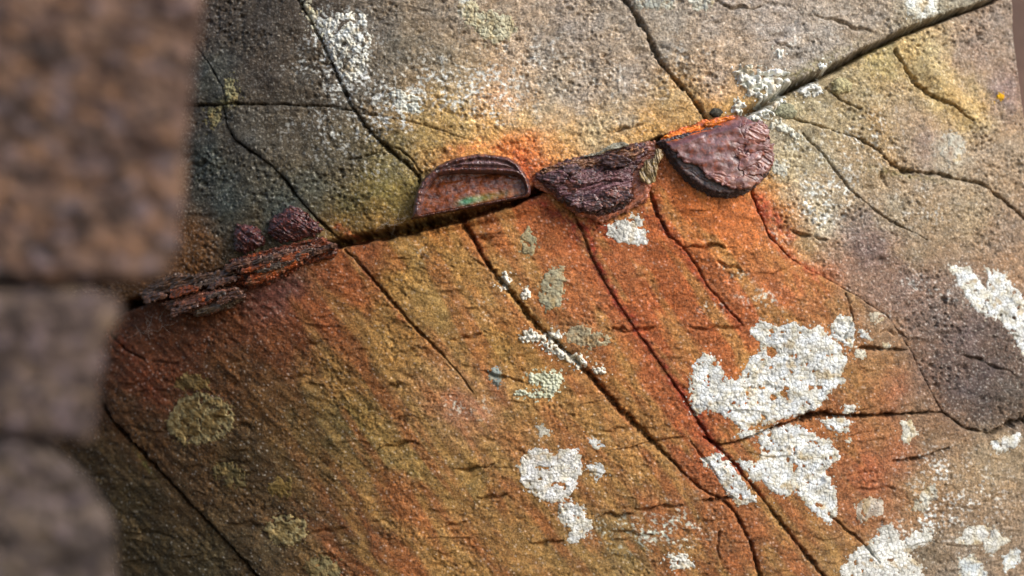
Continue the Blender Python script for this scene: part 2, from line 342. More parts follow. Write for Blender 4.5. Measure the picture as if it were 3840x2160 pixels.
# ------------------------------------------------------------------ colour of the stone (minerals, rust stain, algae; some shade painted in at the lower left)
COL = {'U': [(750,100,80,70,61),(1000,60,77,68,58),(1000,250,80,70,59),(800,300,70,72,65),(720,480,75,68,59),(760,620,66,72,66),(900,520,80,75,65),(850,760,65,72,66),(1050,800,68,75,68),(950,870,80,68,44),
  (700,920,112,72,31),(650,990,116,73,31),(1200,330,88,79,66),(1130,470,89,80,65),(1300,560,86,79,61),(1200,700,80,80,66),(1330,760,98,86,49),(1450,700,122,110,56),(1500,600,112,104,68),(1450,820,140,104,44),(1520,740,132,112,52),(1300,850,123,91,38),
  (1400,100,116,106,92),(1350,300,112,104,90),(1500,200,118,108,90),(1700,60,139,125,106),(1650,250,135,122,99),(1750,350,174,154,117),(1880,390,198,163,122),(1930,330,187,163,132),(1860,380,202,152,117),(1700,440,178,152,91),(1760,490,194,154,85),(1850,480,202,163,91),(1960,470,196,161,100),(1640,520,163,137,76),(1800,550,209,143,58),(1900,560,218,128,47),(1960,590,222,117,43),(1990,640,191,95,37),(1700,560,185,115,50),(2080,560,207,139,67),(2120,520,191,154,93),(2250,500,187,163,119),(2350,520,191,152,91),(2420,480,198,148,71),(2560,440,200,146,67),(2600,380,180,150,100),(2520,400,178,150,102),(2050,430,176,159,128),(2000,200,159,144,125),(2150,120,154,139,122),(2200,330,165,150,132),(2400,300,161,146,129),(2300,60,148,135,118),(2080,300,156,144,125),(2350,420,167,150,124),
  (2500,120,154,142,125),(2700,60,152,137,120),(2700,300,159,144,129),(2900,100,152,139,125),(3000,250,150,139,125),(2740,360,197,152,84),(2690,385,207,148,65),(3200,60,148,133,114),(3100,150,150,139,125),(3500,10,139,131,110),(1200,20,82,72,61)],
 'R': [(2920,470,158,146,122),(2980,430,166,156,124),(3100,420,158,144,112),(3200,330,160,144,108),(3300,230,166,150,100),(3420,190,184,162,112),(3500,260,182,164,120),(3560,360,190,162,104),(3650,430,192,164,106),(3650,200,152,132,120),(3750,100,144,128,116),(3760,350,138,116,112),(3700,560,150,132,112),(3500,520,144,124,114),(3400,470,152,134,112),(3300,480,168,142,100),(3580,560,166,156,138),
  (2950,600,172,166,140),(2960,680,178,168,136),(3050,600,166,154,126),(3060,760,182,176,156),(3100,820,180,174,154),(3020,900,176,150,104),(3150,700,156,140,114),(3250,640,152,134,106),(3200,860,150,132,122),(3240,900,126,106,104),(3280,960,122,102,100),(3350,800,156,142,118),(3500,800,150,132,106),(3650,800,154,136,108),(3450,950,156,134,106),(3250,1050,158,126,104),(3330,1120,146,118,104),(3420,1050,134,112,104),(3600,1150,132,114,104),(3780,1000,164,130,98),(3760,900,150,128,108),(3480,1230,128,110,102),(3620,1250,118,100,98),(3400,1150,138,114,104),(3700,1400,100,86,86),(3500,1380,110,94,90),(3440,1330,124,98,84),(3560,1330,116,98,94),(3600,1450,104,88,86),(3700,1500,96,82,78),(3750,1300,112,94,86),(3450,1420,120,96,86),(3800,1450,104,90,80),(2900,780,182,130,64),(2880,700,186,140,72),(2950,860,190,132,66)],
 'L': [(2050,830,172,92,40),(1850,850,160,92,42),(1500,920,156,104,40),(1650,860,176,108,38),(1600,960,150,112,54),(1750,1000,166,114,52),(1500,1050,160,114,50),(1650,1150,158,122,66),(1800,1150,166,116,58),(1850,1300,158,114,52),(1500,1300,152,104,46),(1380,980,140,72,32),(1300,1100,142,76,30),(1200,1000,140,74,30),(1150,1150,144,72,28),(1000,1120,132,74,58),(1080,1080,122,76,72),(900,1200,110,56,21),(1050,1300,107,56,21),(700,1250,101,49,20),(450,1300,96,51,26),(520,1420,109,51,23),(480,1520,93,57,26),(650,1500,96,53,23),(620,1380,107,46,20),(850,1400,99,60,24),(1000,1500,96,63,28),(700,1650,87,60,31),(560,1620,92,59,26),(900,1700,84,60,29),(1000,1800,79,57,31),(1150,1650,100,73,35),(1300,1400,124,80,33),(1350,1550,110,84,38),(1250,1600,98,80,44),(1450,1700,128,100,52),(1550,1720,134,104,52),(1600,1600,142,104,58),(1700,1520,168,112,82),(1800,1540,170,112,82),(1650,1420,158,112,66),(1900,1600,156,106,56),(1750,1800,142,106,52),(1500,1850,136,90,42),(1400,1950,116,68,31),(1300,2050,110,66,31),(1100,1950,85,60,34),(1200,2100,98,70,40),(1000,2100,82,63,40),(1600,2000,144,88,40),(1800,2080,140,92,44),(2000,1950,146,100,50),(2150,2050,138,102,56),(2300,1980,134,102,58),(2400,2080,136,106,64),(2050,1750,148,104,54),(2250,1800,150,100,52),(2200,1550,156,108,54),(2100,1450,160,112,58),(2000,1350,162,110,50),(2400,1750,150,92,46),(2500,1900,144,88,44),(2600,2000,142,92,48),(2600,1900,144,88,46),(2700,2100,138,82,42),
  (400,1750,81,59,31),(350,1900,76,59,32),(500,1850,81,63,35),(500,2000,78,60,34),(600,2100,76,60,35),(780,2100,78,63,39),
  (1880,900,174,104,44),(2000,820,184,84,36),(1950,1000,168,120,66),(2050,950,170,108,56),(2100,880,182,86,40),(2150,1100,172,98,48),(2200,900,180,80,38),(2280,1050,176,84,42),(2350,1000,180,100,52),(2300,1200,176,92,46),(2400,1150,180,84,40),(2200,1250,166,114,66),(2350,1350,172,110,50),(2420,1250,172,76,40),(2480,1350,168,74,38),(2550,1480,172,68,36),(2480,1500,162,92,44),(2600,1600,166,68,36),(2700,1700,160,70,38),(2300,1420,168,108,48),(2380,1520,162,96,46),
  (2400,780,184,72,34),(2500,820,190,76,34),(2600,780,210,98,34),(2700,820,214,106,36),(2800,850,214,104,36),(2850,780,192,88,42),(2640,900,192,108,44),(2750,950,194,116,50),(2880,920,194,124,56),(2950,960,186,116,56),(2480,950,184,80,38),(2550,1050,184,78,36),(2500,1150,182,74,36),(2650,1150,184,82,40),(2700,1050,182,98,50),(2800,1050,184,104,54),(2900,1080,186,98,52),(3000,1050,184,96,48),(3080,1080,176,96,50),(2800,1180,176,92,50),(2700,1300,184,90,40),(2600,1300,172,84,42),(2820,1380,190,116,44),(2900,1250,172,100,52),(3050,1150,164,108,58),(3150,1180,156,112,64),(3200,1400,152,104,56),(3300,1350,150,106,58),(3400,1450,130,98,70),(3370,1360,136,104,72),(3330,1250,142,112,84),(3350,1460,164,92,54),(3250,1500,150,96,52),(3430,1520,124,98,70),(2700,1620,164,100,50),(2640,1450,170,78,38),
  (2850,1700,152,92,46),(3100,1650,158,98,48),(3200,1650,152,94,50),(3300,1600,148,98,56),(3350,1700,152,90,52),(3500,1650,124,98,70),(3250,1780,164,88,50),(3200,1900,148,88,50),(3350,1850,146,96,58),(2800,1950,144,86,42),(3000,1950,146,94,48),(3100,2080,140,100,58),(2950,2080,140,88,46),(3450,1850,148,118,80),(3600,1800,150,124,90),(3700,1750,146,124,92),(3650,1950,140,116,88),(3500,2080,122,104,80),(3780,2000,136,116,92),(3600,2120,134,118,98),(3780,1700,142,122,92)]}
SG = 16.0
gu = np.arange(-400, 4500, SG); gv = np.arange(-400, 2600, SG); CU, CV = np.meshgrid(gu, gv)
def colour_grid(lst):
    q = P([(c[0], c[1]) for c in lst]); num = 0; den = 0
    for (x, y), c in zip(q, lst):
        w = 1.0 / (((CU - x) ** 2 + (CV - y) ** 2) / 100 ** 2 + .25) ** 1.7
        num = num + w[..., None] * lin(c[2:5]); den = den + w
    return num / den[..., None]
def csamp(G, u, v):
    x = np.clip((u - gu[0]) / SG, 0, len(gu) - 1.001); y = np.clip((v - gv[0]) / SG, 0, len(gv) - 1.001)
    i = x.astype(int); j = y.astype(int); fx = (x - i)[..., None]; fy = (y - j)[..., None]
    return (G[j, i] * (1 - fx) + G[j, i + 1] * fx) * (1 - fy) + (G[j + 1, i] * (1 - fx) + G[j + 1, i + 1] * fx) * fy
wu = UU + 34 * warp1 + 26 * fbm(UU / 70, VV / 55, 3, 33); wv = VV + 34 * warp2 + 26 * fbm(UU / 70, VV / 55, 3, 35)
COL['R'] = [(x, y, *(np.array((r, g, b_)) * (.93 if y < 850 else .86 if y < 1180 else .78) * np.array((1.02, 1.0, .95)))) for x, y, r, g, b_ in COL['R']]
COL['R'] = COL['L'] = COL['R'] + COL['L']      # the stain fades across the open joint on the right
TINT = np.zeros((NV, NU, 3))
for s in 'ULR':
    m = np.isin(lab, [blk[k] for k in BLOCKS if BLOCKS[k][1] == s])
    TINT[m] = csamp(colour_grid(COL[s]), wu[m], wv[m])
cst = fbm(t2 / 240 + .5 * warp2, s2 / 52, 3, 161, .5)
strk = np.where(low, sst(2500, 1000, UU), 0) * cst
TINT *= np.clip(1 + .32 * strk, .5, 1.6)[..., None]
TINT[..., 1] += .55 * np.clip(.27 * TINT[..., 0] - TINT[..., 1], 0, 1)
a3 = math.radians(54); s3 = VV * math.cos(a3) - UU * math.sin(a3); t3 = UU * math.cos(a3) + VV * math.sin(a3)
c3_ = fbm(t3 / 420 + .3 * warp1, s3 / 80, 3, 171, .5) * low * sst(900, 1500, UU) * sst(3450, 3000, UU)
TINT += (np.clip(c3_ * 1.1, 0, .55))[..., None] * (lin((172, 128, 66)) - TINT)
TINT += (np.clip(-c3_ * 1.1, 0, .5))[..., None] * (lin((160, 86, 40)) - TINT)
# rust runs, pale films and dark veins: (points, colour, half width, strength)
RUNS = [([(2200,850),(2240,990),(2340,1160),(2470,1350),(2580,1510),(2690,1680),(2780,1770)],(152,46,26),19,.8),
 ([(2150,850),(2230,1000),(2320,1150)],(120,40,30),9,.7),
 ([(2450,740),(2500,870),(2560,940),(2650,1080),(2780,1220)],(150,48,28),15,.6),
 ([(2840,740),(2890,880),(2960,970),(3060,1030)],(176,70,38),20,.6),
 ([(2860,760),(2920,830),(2960,890)],(170,60,40),26,.6),
 ([(1990,740),(2080,800),(2180,850),(2300,870)],(136,38,26),30,.7),
 ([(1310,940),(1400,1060),(1520,1200)],(128,52,28),14,.5),
 ([(430,1250),(520,1390),(600,1500)],(150,62,26),34,.35),
 ([(1780,900),(1820,980)],(150,62,30),16,.6),
 ([(2620,1620),(2750,1740),(2860,1860)],(162,60,34),18,.5),
 ([(1950,600),(1990,660),(2020,690)],(170,64,30),22,.6),
 ([(2360,720),(2420,800)],(150,50,40),30,.5),
 ([(1700,560),(1900,545),(1990,620)],(196,98,40),22,.5),
 ([(1260,850),(1330,890)],(180,80,30),14,.7),
 ([(2480,790),(2490,850)],(96,40,30),18,.6),
 ([(2240,800),(2140,900)],(150,44,26),26,.4),
 ([(980,1110),(1080,1090),(1130,1060)],(100,54,48),40,.6)]
for k, (pts, c, w, st) in enumerate(RUNS):
    dist, _, _, W = line_field(densify(P([(x, y, w) for x, y in pts]), 9, 60 + k), w * 3.2)
    m = st * np.exp(-(dist / w) ** 2) * np.clip(.8 + .8 * fbm(UU[W] / 26, VV[W] / 22, 3, 90), 0, 1.25)
    TINT[W] += np.clip(m, 0, 1)[..., None] * (lin(c) - TINT[W])
# mineral mottling and crusty pale bloom
mot = fbm(UU / 46, VV / 36, 4, 101, .62); TINT *= np.clip(1 + .20 * mot, .5, 1.6)[..., None]
hue = fbm(UU / 95, VV / 80, 3, 111)
TINT *= 1 + np.stack([.07 * hue, 0 * hue, -.10 * hue], -1)
up = ~low
spk = fbm(UU / 9.5, VV / 8.5, 2, 121)
TINT += (np.clip(spk - .33, 0, 1) * np.where(up, .42, .20) * core)[..., None] * np.array([.9, .86, .72])
DUST = [(2000,230,220,140,.38),(2330,330,200,120,.32),(3000,140,200,90,.34),(3250,500,180,120,.45),(3120,690,130,130,.5),(3620,1880,220,140,.5),(3480,1740,140,80,.4),(1720,330,150,90,.5),(1840,440,130,60,.4),(3450,780,160,90,.35),(3600,1100,120,80,.35),(2600,220,120,120,.3),(1230,520,130,120,.4),(1800,1150,60,60,.35),(2420,1990,160,90,.35),(3330,1990,80,60,.35),(1290,150,110,120,1.0),(1500,390,70,60,1.0),(1180,90,60,70,.6),(1330,330,120,110,.7),(1450,480,130,60,.5),(1130,250,90,60,.45),(1100,470,120,60,.25),(1400,640,90,60,.4),(1600,280,160,120,.35),(3000,560,50,40,.6),(3060,780,110,90,.5),(2900,620,60,40,.7),(2900,900,60,40,.4),(3560,560,60,60,.6),(2750,1020,60,40,.5),(2860,1130,110,60,.55),(2660,1150,50,30,.5),(2150,1260,90,50,.5),(1560,950,40,40,.4),(1900,350,130,90,.3),(2560,1990,110,110,.4),(1790,1530,60,60,.4),(1690,1520,60,40,.4),(3480,1960,90,60,.5),(2300,2000,140,60,.3),(3300,1180,90,40,.35),(3420,1070,90,50,.4)]
du = np.zeros((NV, NU))
for x, y, rx, ry, st in DUST:
    q = P([(x, y)])[0]; du += st * np.exp(-((UU - q[0]) / rx) ** 2 - ((VV - q[1]) / ry) ** 2)
dn = fbm(UU / 16, VV / 14, 3, 131) + .6 * fbm(UU / 60, VV / 60, 2, 133)
bl = sst(.28, .75, dn * .9 + np.clip(du, 0, 1.2) * .75 - .25) * np.clip(du * 1.5, 0, 1)
TINT += (bl * .95)[..., None] * (lin((220, 222, 214)) - TINT)
# blackish mineral in the pits and joints is left to the light; moss green in damp joints
MOSS = [(2960,300,320,26,-28,.6),(1300,780,120,70,0,.15),(1480,700,90,70,0,.15),(3400,655,160,16,8,.5),(1380,1610,160,50,40,.16),(540,1740,60,10,48,.6),(850,385,40,20,0,.6),(2400,2050,200,80,0,.12)]
mossn = np.clip(.7 + fbm(UU / 20, VV / 20, 3, 141), 0, 1)
for x, y, rx, ry, rot, st in MOSS:
    q = P([(x, y)])[0]; rr = math.radians(rot)
    X = (UU - q[0]) * math.cos(rr) + (VV - q[1]) * math.sin(rr); Y = -(UU - q[0]) * math.sin(rr) + (VV - q[1]) * math.cos(rr)
    m = st * np.exp(-(X / rx) ** 2 - (Y / ry) ** 2) * mossn
    TINT += m[..., None] * (lin((118, 112, 50)) - TINT)
lum = TINT @ np.array([.3, .55, .15]); TINT += np.where(low, .09, .08)[..., None] * (lum[..., None] - TINT)
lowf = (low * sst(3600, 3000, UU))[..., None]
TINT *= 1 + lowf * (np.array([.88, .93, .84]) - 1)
gsp = fbm(UU / 10.5, VV / 9.5, 2, 151); gs2 = fbm(UU / 24, VV / 20, 3, 153)
f1, f2, idv = voronoi(UU / 13, VV / 11.5, 61); fleck = np.clip(.40 - f1, 0, 1) * 2.5
gk = np.where(low, .32, .46) * np.clip(.35 + .7 * rgh, .4, 1.3)
TINT *= np.clip(1 + core * (gk * gsp + .24 * gs2), .25, 2.3)[..., None]
TINT *= np.clip(1 - core * .75 * fleck * (idv > .78), .2, 1)[..., None]           # dark mineral grains
TINT += (core * .30 * fleck * (idv < .07))[..., None] * np.array([.9, .88, .8])    # pale quartz grains
TINT = np.clip(TINT, .006, .8)

# ------------------------------------------------------------------ materials
def new_mat(name):
    m = bpy.data.materials.new(name); m.use_nodes = True; nt = m.node_tree
    return m, nt, nt.nodes['Principled BSDF']
def mixmul(nt, a, b, fac=1.0, mode='MULTIPLY'):
    n = nt.nodes.new('ShaderNodeMix'); n.data_type = 'RGBA'; n.blend_type = mode; n.clamp_result = False
    if isinstance(fac, float): n.inputs[0].default_value = fac
    else: nt.links.new(fac, n.inputs[0])
    for s, v in ((n.inputs[6], a), (n.inputs[7], b)):
        if isinstance(v, tuple): s.default_value = v
        else: nt.links.new(v, s)
    return n.outputs[2]
def noise(nt, scale, detail=3, rough=.6, vec=None, lo=.3, hi=.7, c0=0.0, c1=1.0):
    n = nt.nodes.new('ShaderNodeTexNoise'); n.inputs['Scale'].default_value = scale; n.inputs['Detail'].default_value = detail
    n.inputs['Roughness'].default_value = rough
    if vec is not None: nt.links.new(vec, n.inputs['Vector'])
    r = nt.nodes.new('ShaderNodeMapRange'); r.inputs[1].default_value = lo; r.inputs[2].default_value = hi
    r.inputs[3].default_value = c0; r.inputs[4].default_value = c1; nt.links.new(n.outputs[0], r.inputs[0])
    return r.outputs[0]
def surface(name, rough=(.8, .95), grain=(600, .62, 1.35), bump=(700, .0004, .6), spec=.3, coat=0.0):
    m, nt, b = new_mat(name)
    at = nt.nodes.new('ShaderNodeAttribute'); at.attribute_name = 'tint'
    tc = nt.nodes.new('ShaderNodeTexCoord'); vec = tc.outputs['Object']
    g = noise(nt, grain[0], 3, .65, vec, .3, .7, grain[1], grain[2])
    g2 = noise(nt, grain[0] * .22, 4, .6, vec, .3, .7, .82, 1.2)
    nt.links.new(mixmul(nt, mixmul(nt, at.outputs['Color'], g), g2), b.inputs['Base Color'])
    nt.links.new(noise(nt, grain[0] * .3, 3, .6, vec, .3, .7, rough[0], rough[1]), b.inputs['Roughness'])
    b.inputs['Specular IOR Level'].default_value = spec
    b.inputs['Coat Weight'].default_value = coat; b.inputs['Coat Roughness'].default_value = .3
    bp = nt.nodes.new('ShaderNodeBump'); bp.inputs['Strength'].default_value = bump[2]; bp.inputs['Distance'].default_value = bump[1]
    nt.links.new(noise(nt, bump[0], 4, .7, vec, .2, .8), bp.inputs['Height']); nt.links.new(bp.outputs[0], b.inputs['Normal'])
    return m
M_ROCK = surface('stained_sandstone', (.72, .95), (640, .50, 1.48), (520, .0009, .85), .3)
M_LICHEN = surface('crustose_lichen', (.85, .98), (420, .84, 1.12), (600, .0003, .5), .15)
M_IRON = surface('rusted_iron', (.28, .58), (210, .58, 1.45), (260, .0005, .7), .5, .2)
M_CAP = surface('wet_rusted_iron', (.22, .45), (260, .6, 1.4), (260, .0005, .6), .5, .35)
M_STONE = surface('foreground_stone', (.75, .95), (160, .75, 1.25), (160, .0012, .6), .25)
M_DUST = surface('bare_earth', (.9, .98), (30, .7, 1.3), (30, .01, .5), .2)

def setp(o, label=None, cat=None, group=None, kind=None):
    if label: o['label'] = label
    if cat: o['category'] = cat
    if group: o['group'] = group
    if kind: o['kind'] = kind
    return o
def mesh_obj(name, co, quads, tint, mat, parent=None, tris=None):
    me = bpy.data.meshes.new(name); nq = len(quads); ntri = 0 if tris is None else len(tris)
    me.vertices.add(len(co)); me.vertices.foreach_set('co', np.ascontiguousarray(co, np.float32).ravel())
    lv = np.asarray(quads, np.int32).ravel()
    if ntri: lv = np.concatenate([lv, np.asarray(tris, np.int32).ravel()])
    me.loops.add(len(lv)); me.loops.foreach_set('vertex_index', lv.astype(np.int32))
    me.polygons.add(nq + ntri)
    ls = np.concatenate([np.arange(nq) * 4, nq * 4 + np.arange(ntri) * 3]).astype(np.int32)
    me.polygons.foreach_set('loop_start', ls)
    me.polygons.foreach_set('use_smooth', np.ones(nq + ntri, bool))
    me.update(calc_edges=True)
    at = me.attributes.new('tint', 'FLOAT_COLOR', 'POINT')
    at.data.foreach_set('color', np.column_stack([tint, np.ones(len(co))]).astype(np.float32).ravel())
    me.materials.append(mat)
    o = bpy.data.objects.new(name, me); scene.collection.objects.link(o); o.parent = parent
    return o

def solid(mask_q, top, bottom, tint, tint_side=None):
    """closed solid from a grid of quads: top (n,m,3), bottom (n,m,3) positions, mask over quads"""
    n, m = top.shape[:2]; idx = np.arange(n * m).reshape(n, m)
    a = idx[:-1, :-1][mask_q]; b = idx[:-1, 1:][mask_q]; c = idx[1:, 1:][mask_q]; d = idx[1:, :-1][mask_q]
    tq = np.column_stack([a, d, c, b])
    mp = np.zeros((n + 1, m + 1), bool); mp[1:-1, 1:-1] = mask_q      # padded
    inside = mp[1:-1, 1:-1]
    sides = []
    up_ = inside & ~mp[:-2, 1:-1]; dn_ = inside & ~mp[2:, 1:-1]; lf = inside & ~mp[1:-1, :-2]; rt = inside & ~mp[1:-1, 2:]
    sides.append(np.column_stack([idx[:-1, :-1][up_], idx[:-1, 1:][up_]])); sides.append(np.column_stack([idx[1:, 1:][dn_], idx[1:, :-1][dn_]]))
    sides.append(np.column_stack([idx[1:, :-1][lf], idx[:-1, :-1][lf]])); sides.append(np.column_stack([idx[:-1, 1:][rt], idx[1:, 1:][rt]]))
    E = np.concatenate(sides)
    T = top.reshape(-1, 3); B = bottom.reshape(-1, 3); C = tint.reshape(-1, 3); CS = C if tint_side is None else tint_side.reshape(-1, 3)
    ut, inv = np.unique(tq, return_inverse=True); tq = inv.reshape(tq.shape); nt_ = len(ut)
    ue, inv = np.unique(E, return_inverse=True); E = inv.reshape(E.shape); ne = len(ue)
    co = np.concatenate([T[ut], T[ue], B[ue], B[ut]]); ti = np.concatenate([C[ut], CS[ue], CS[ue], CS[ut]])
    sq = np.column_stack([E[:, 0] + nt_, E[:, 1] + nt_, E[:, 1] + nt_ + ne, E[:, 0] + nt_ + ne])
    bq = tq[:, ::-1] + nt_ + 2 * ne
    return co, np.concatenate([tq, sq, bq]), ti

def to_world(u, v, y):
    return np.stack([(u - 1920) * K, y, (1080 - v) * K], -1)

# ------------------------------------------------------------------ the rock blocks
WP = to_world(UU, VV, YS)
for key, b in BLOCKS.items():
    m = lab[:-1, :-1] == blk[key]
    js = np.where(m.any(1))[0]; is_ = np.where(m.any(0))[0]; j0, j1, i0, i1 = js[0], js[-1] + 2, is_[0], is_[-1] + 2
    mq = m[j0:j1 - 1, i0:i1 - 1]; top = WP[j0:j1, i0:i1]; tint = TINT[j0:j1, i0:i1]
    # front sheet plus a closed back 30 cm in
    n_, m_ = top.shape[:2]; idx = np.arange(n_ * m_).reshape(n_, m_)
    bot = top.copy(); cx = top[..., 0][:-1, :-1][mq].mean(); cz = top[..., 2][:-1, :-1][mq].mean()
    bot[..., 0] += (cx - bot[..., 0]) * .03; bot[..., 2] += (cz - bot[..., 2]) * .03; bot[..., 1] = np.maximum(top[..., 1], 0) + .30
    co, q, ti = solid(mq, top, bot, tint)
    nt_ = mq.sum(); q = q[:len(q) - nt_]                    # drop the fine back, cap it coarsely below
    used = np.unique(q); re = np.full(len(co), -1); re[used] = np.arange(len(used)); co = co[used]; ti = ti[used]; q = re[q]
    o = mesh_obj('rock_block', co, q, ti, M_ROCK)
    setp(o, b[4], 'rock', 'fractured blocks of the rock face')

# ------------------------------------------------------------------ pieces with an outline: lichens, iron
def piece(name, poly, top_fn, bot_fn, col_fn, mat, parent=None, step=2.5, jag=(4, 22, 3), seed=0, conv=True, side_fn=None, floor=None):
    q = P(poly) if conv else np.asarray(poly, float)
    lo = q.min(0) - 36; hi = q.max(0) + 36
    us = np.arange(lo[0], hi[0], step); vs_ = np.arange(lo[1], hi[1], step); u, v = np.meshgrid(us, vs_)
    s = sdf(q, u, v)
    s = s + jag[0] * fbm(u / jag[1], v / jag[1], jag[2], 200 + seed)
    if floor is not None: s = floor(u, v, s)
    mp = s > 0; mq = mp[:-1, :-1] & mp[1:, :-1] & mp[:-1, 1:] & mp[1:, 1:]
    if mq.sum() < 4: return None
    # slide rim points out to the true outline
    cnt = np.zeros(u.shape, int); cnt[:-1, :-1] += mq; cnt[1:, :-1] += mq; cnt[:-1, 1:] += mq; cnt[1:, 1:] += mq
    rim = (cnt > 0) & (cnt < 4)
    gy, gx = np.gradient(s, step); gl = np.hypot(gx, gy) + 1e-6; mv = np.clip(s, 0, 1.3 * step) * rim / np.maximum(gl, .6)
    u2 = u - gx / gl * mv; v2 = v - gy / gl * mv
    s2 = np.where(rim, 0, s)
    t = top_fn(u, v, s2); bt = bot_fn(u, v, s2)
    mac = back(u, v)
    top = to_world(u2, v2, mac - t * K); bot = to_world(u2, v2, mac - np.minimum(bt, t - .5) * K)
    c = np.clip(col_fn(u, v, s2, t), .004, .85); cs = None if side_fn is None else np.clip(side_fn(u, v, s2, t), .004, .85)
    co, fq, ti = solid(mq, top, bot, c, cs)
    return mesh_obj(name, co, fq, ti, mat, parent)

HR = lambda u, v: samp(H, u, v)
def blend(c0, c1, f):
    return lin(c0) + np.clip(f, 0, 1)[..., None] * (lin(c1) - lin(c0))

def lichen(label, poly, style='areole', col=(222, 222, 216), col2=(196, 190, 170), thick=3.2, cell=16, jag=(9, 26, 5), holes=0.06, seed=0, spots=()):
    def floor(u, v, s):
        s = s + 3.5 * fbm(u / 8, v / 8, 2, 410 + seed)
        s = np.maximum(s, np.where(s > -34, 16 * (fbm(u / 12, v / 12, 2, 420 + seed) - .34) + .26 * s, s))     # crumbs round the rim
        if holes: s = np.minimum(s, 30 * (fbm(u / 30, v / 30, 3, 400 + seed) + .75 - holes))
        if style == 'granule':
            f1, f2, _ = voronoi(u / cell, v / cell, 600 + seed); s = np.minimum(s + 2, (.52 - f1) * cell * .9 + np.clip(s, -5, 12) * .5)
        for (x, y, r) in spots:
            qx, qy = P([(x, y)])[0]; s = np.minimum(s, np.hypot(u - qx, v - qy) - r + 5 * fbm(u / 12, v / 12, 2, 77))
        return s
    cw = lambda u, v: voronoi(u / cell + .25 * fbm(u / 40, v / 40, 2, 500 + seed), v / cell + .25 * fbm(u / 40, v / 40, 2, 505 + seed), 300 + seed)
    def top(u, v, s):
        f1, f2, idv = cw(u, v); h = HR(u, v)
        if style == 'granule': return h + 1 + thick * np.sqrt(np.clip(1 - (f1 / .62) ** 2, 0, 1)) * sst(-1, 6, s)
        ar = sst(.0, .13, f2 - f1) * (.72 + .28 * idv) + .25 * np.clip(.4 - f1, 0, 1)
        if style == 'film': ar = .4 + .6 * ar
        return h + .4 + thick * sst(-2, 9, s) * ar * (1 + .25 * fbm(u / 50, v / 50, 2, 9))
    def colr(u, v, s, t):
        f1, f2, idv = cw(u, v)
        n = fbm(u / 38, v / 34, 4, 700 + seed)
        c = blend(col, col2, .36 + .75 * n)
        if style == 'film' and thick == 4: c = c + (.55 * np.exp(-((s - 9) / 8) ** 2))[..., None] * (lin((160, 150, 112)) - c)
        big = fbm(u / 95, v / 80, 3, 720 + seed); c = c * np.clip(1 + .22 * big, .7, 1.15)[..., None]
        mg = np.exp(-np.clip(s, 0, None) / 9) * np.clip(.75 + .9 * fbm(u / 18, v / 18, 2, 730 + seed), 0, 1)
        if style == 'areole': c = c + (.6 * mg)[..., None] * (lin((158, 148, 122)) - c)
        lump = 1 + .16 * (idv - .5); c = c * lump[..., None]
        if style != 'granule':
            k = (1 - sst(.03, .17, f2 - f1)) * (.5 if style == 'areole' else .3); c = c + k[..., None] * (lin((96, 90, 82)) - c)
        yl = np.clip(fbm(u / 60, v / 60, 3, 800 + seed) - .38, 0, 1) * 1.6
        c = c + np.clip(yl, 0, .55)[..., None] * (lin((168, 142, 92)) - c)
        return c
    o = piece('lichen_patch', poly, top, lambda u, v, s: HR(u, v) - 6, colr, M_LICHEN, jag=jag, seed=seed, floor=floor, step=2.2)
    if o: setp(o, label, 'lichen', 'lichen patches on the rock')
    return o
def cr(pts, ox, oy, sc):
    return [(ox + x * sc, oy + y * sc) for x, y in pts]
def blob(x, y, rx, ry, n=14, seed=0):
    r = np.random.RandomState(seed + int(x)); return [(x + rx * math.cos(2 * math.pi * i / n) * (.8 + .4 * r.rand()), y + ry * math.sin(2 * math.pi * i / n) * (.8 + .4 * r.rand())) for i in range(n)]
c6 = lambda *p: cr(p, 2560, 1080, .7455)
c5 = lambda *p: cr(p, 1280, 1080, .7455)
c4 = lambda *p: cr(p, 0, 1080, .7455)
c3 = lambda *p: cr(p, 2560, 0, .7455)
c2 = lambda *p: cr(p, 1280, 0, .7455)
WHITE = (218, 222, 222)
lichen('largest white cracked lichen, with a deep notch on its left', c6((335,205),(400,165),(480,195),(560,170),(600,200),(690,190),(730,235),(780,280),(830,370),(800,430),(810,470),(730,530),(690,600),(630,640),(540,650),(450,682),(370,685),(330,715),(280,705),(240,650),(190,640),(120,610),(60,640),(30,590),(50,530),(35,450),(70,370),(110,330),(150,340),(200,390),(205,440),(240,470),(280,460),(320,380),(390,310),(380,270),(345,230)), seed=1, col=WHITE, spots=((2895,1320,20),(2900,1490,12),(2940,1475,14)))
lichen('white lichen lobe touching the top right of the largest lichen', c6((745,180),(790,130),(850,150),(862,200),(852,300),(805,290),(775,262),(742,205)), seed=2, col=WHITE)
lichen('tiny white lichen right of the lobe above the largest lichen', c6((880,205),(920,215),(945,255),(900,255)), seed=3, col=WHITE, jag=(4, 18, 3))
lichen('tiny pale lichen just below the lobe of the largest lichen', c6((865,310),(915,310),(920,348),(868,348)), seed=4, col=(214, 208, 190), jag=(4, 18, 3))
lichen('white star-shaped lichen below the horizontal crack, pointing downwards', c6((400,720),(470,700),(560,690),(650,730),(740,770),(795,835),(780,870),(730,900),(720,920),(770,1000),(780,1070),(770,1160),(730,1190),(690,1150),(630,1100),(600,1060),(560,1020),(530,1050),(470,1040),(430,1010),(400,970),(350,965),(330,935),(270,870),(330,870),(380,880),(395,830),(385,780)), seed=5, col=WHITE, spots=((2958,1725,9),))
lichen('white strip of lichen split by the diagonal crack', c6((85,860),(190,825),(230,870),(290,950),(350,1030),(372,1080),(290,1095),(230,1040),(200,990),(160,930)), seed=6, col=WHITE)
lichen('small white lichen just below the right part of the horizontal crack', c6((690,665),(740,655),(800,645),(850,655),(835,720),(790,735),(730,710)), seed=7, col=WHITE)
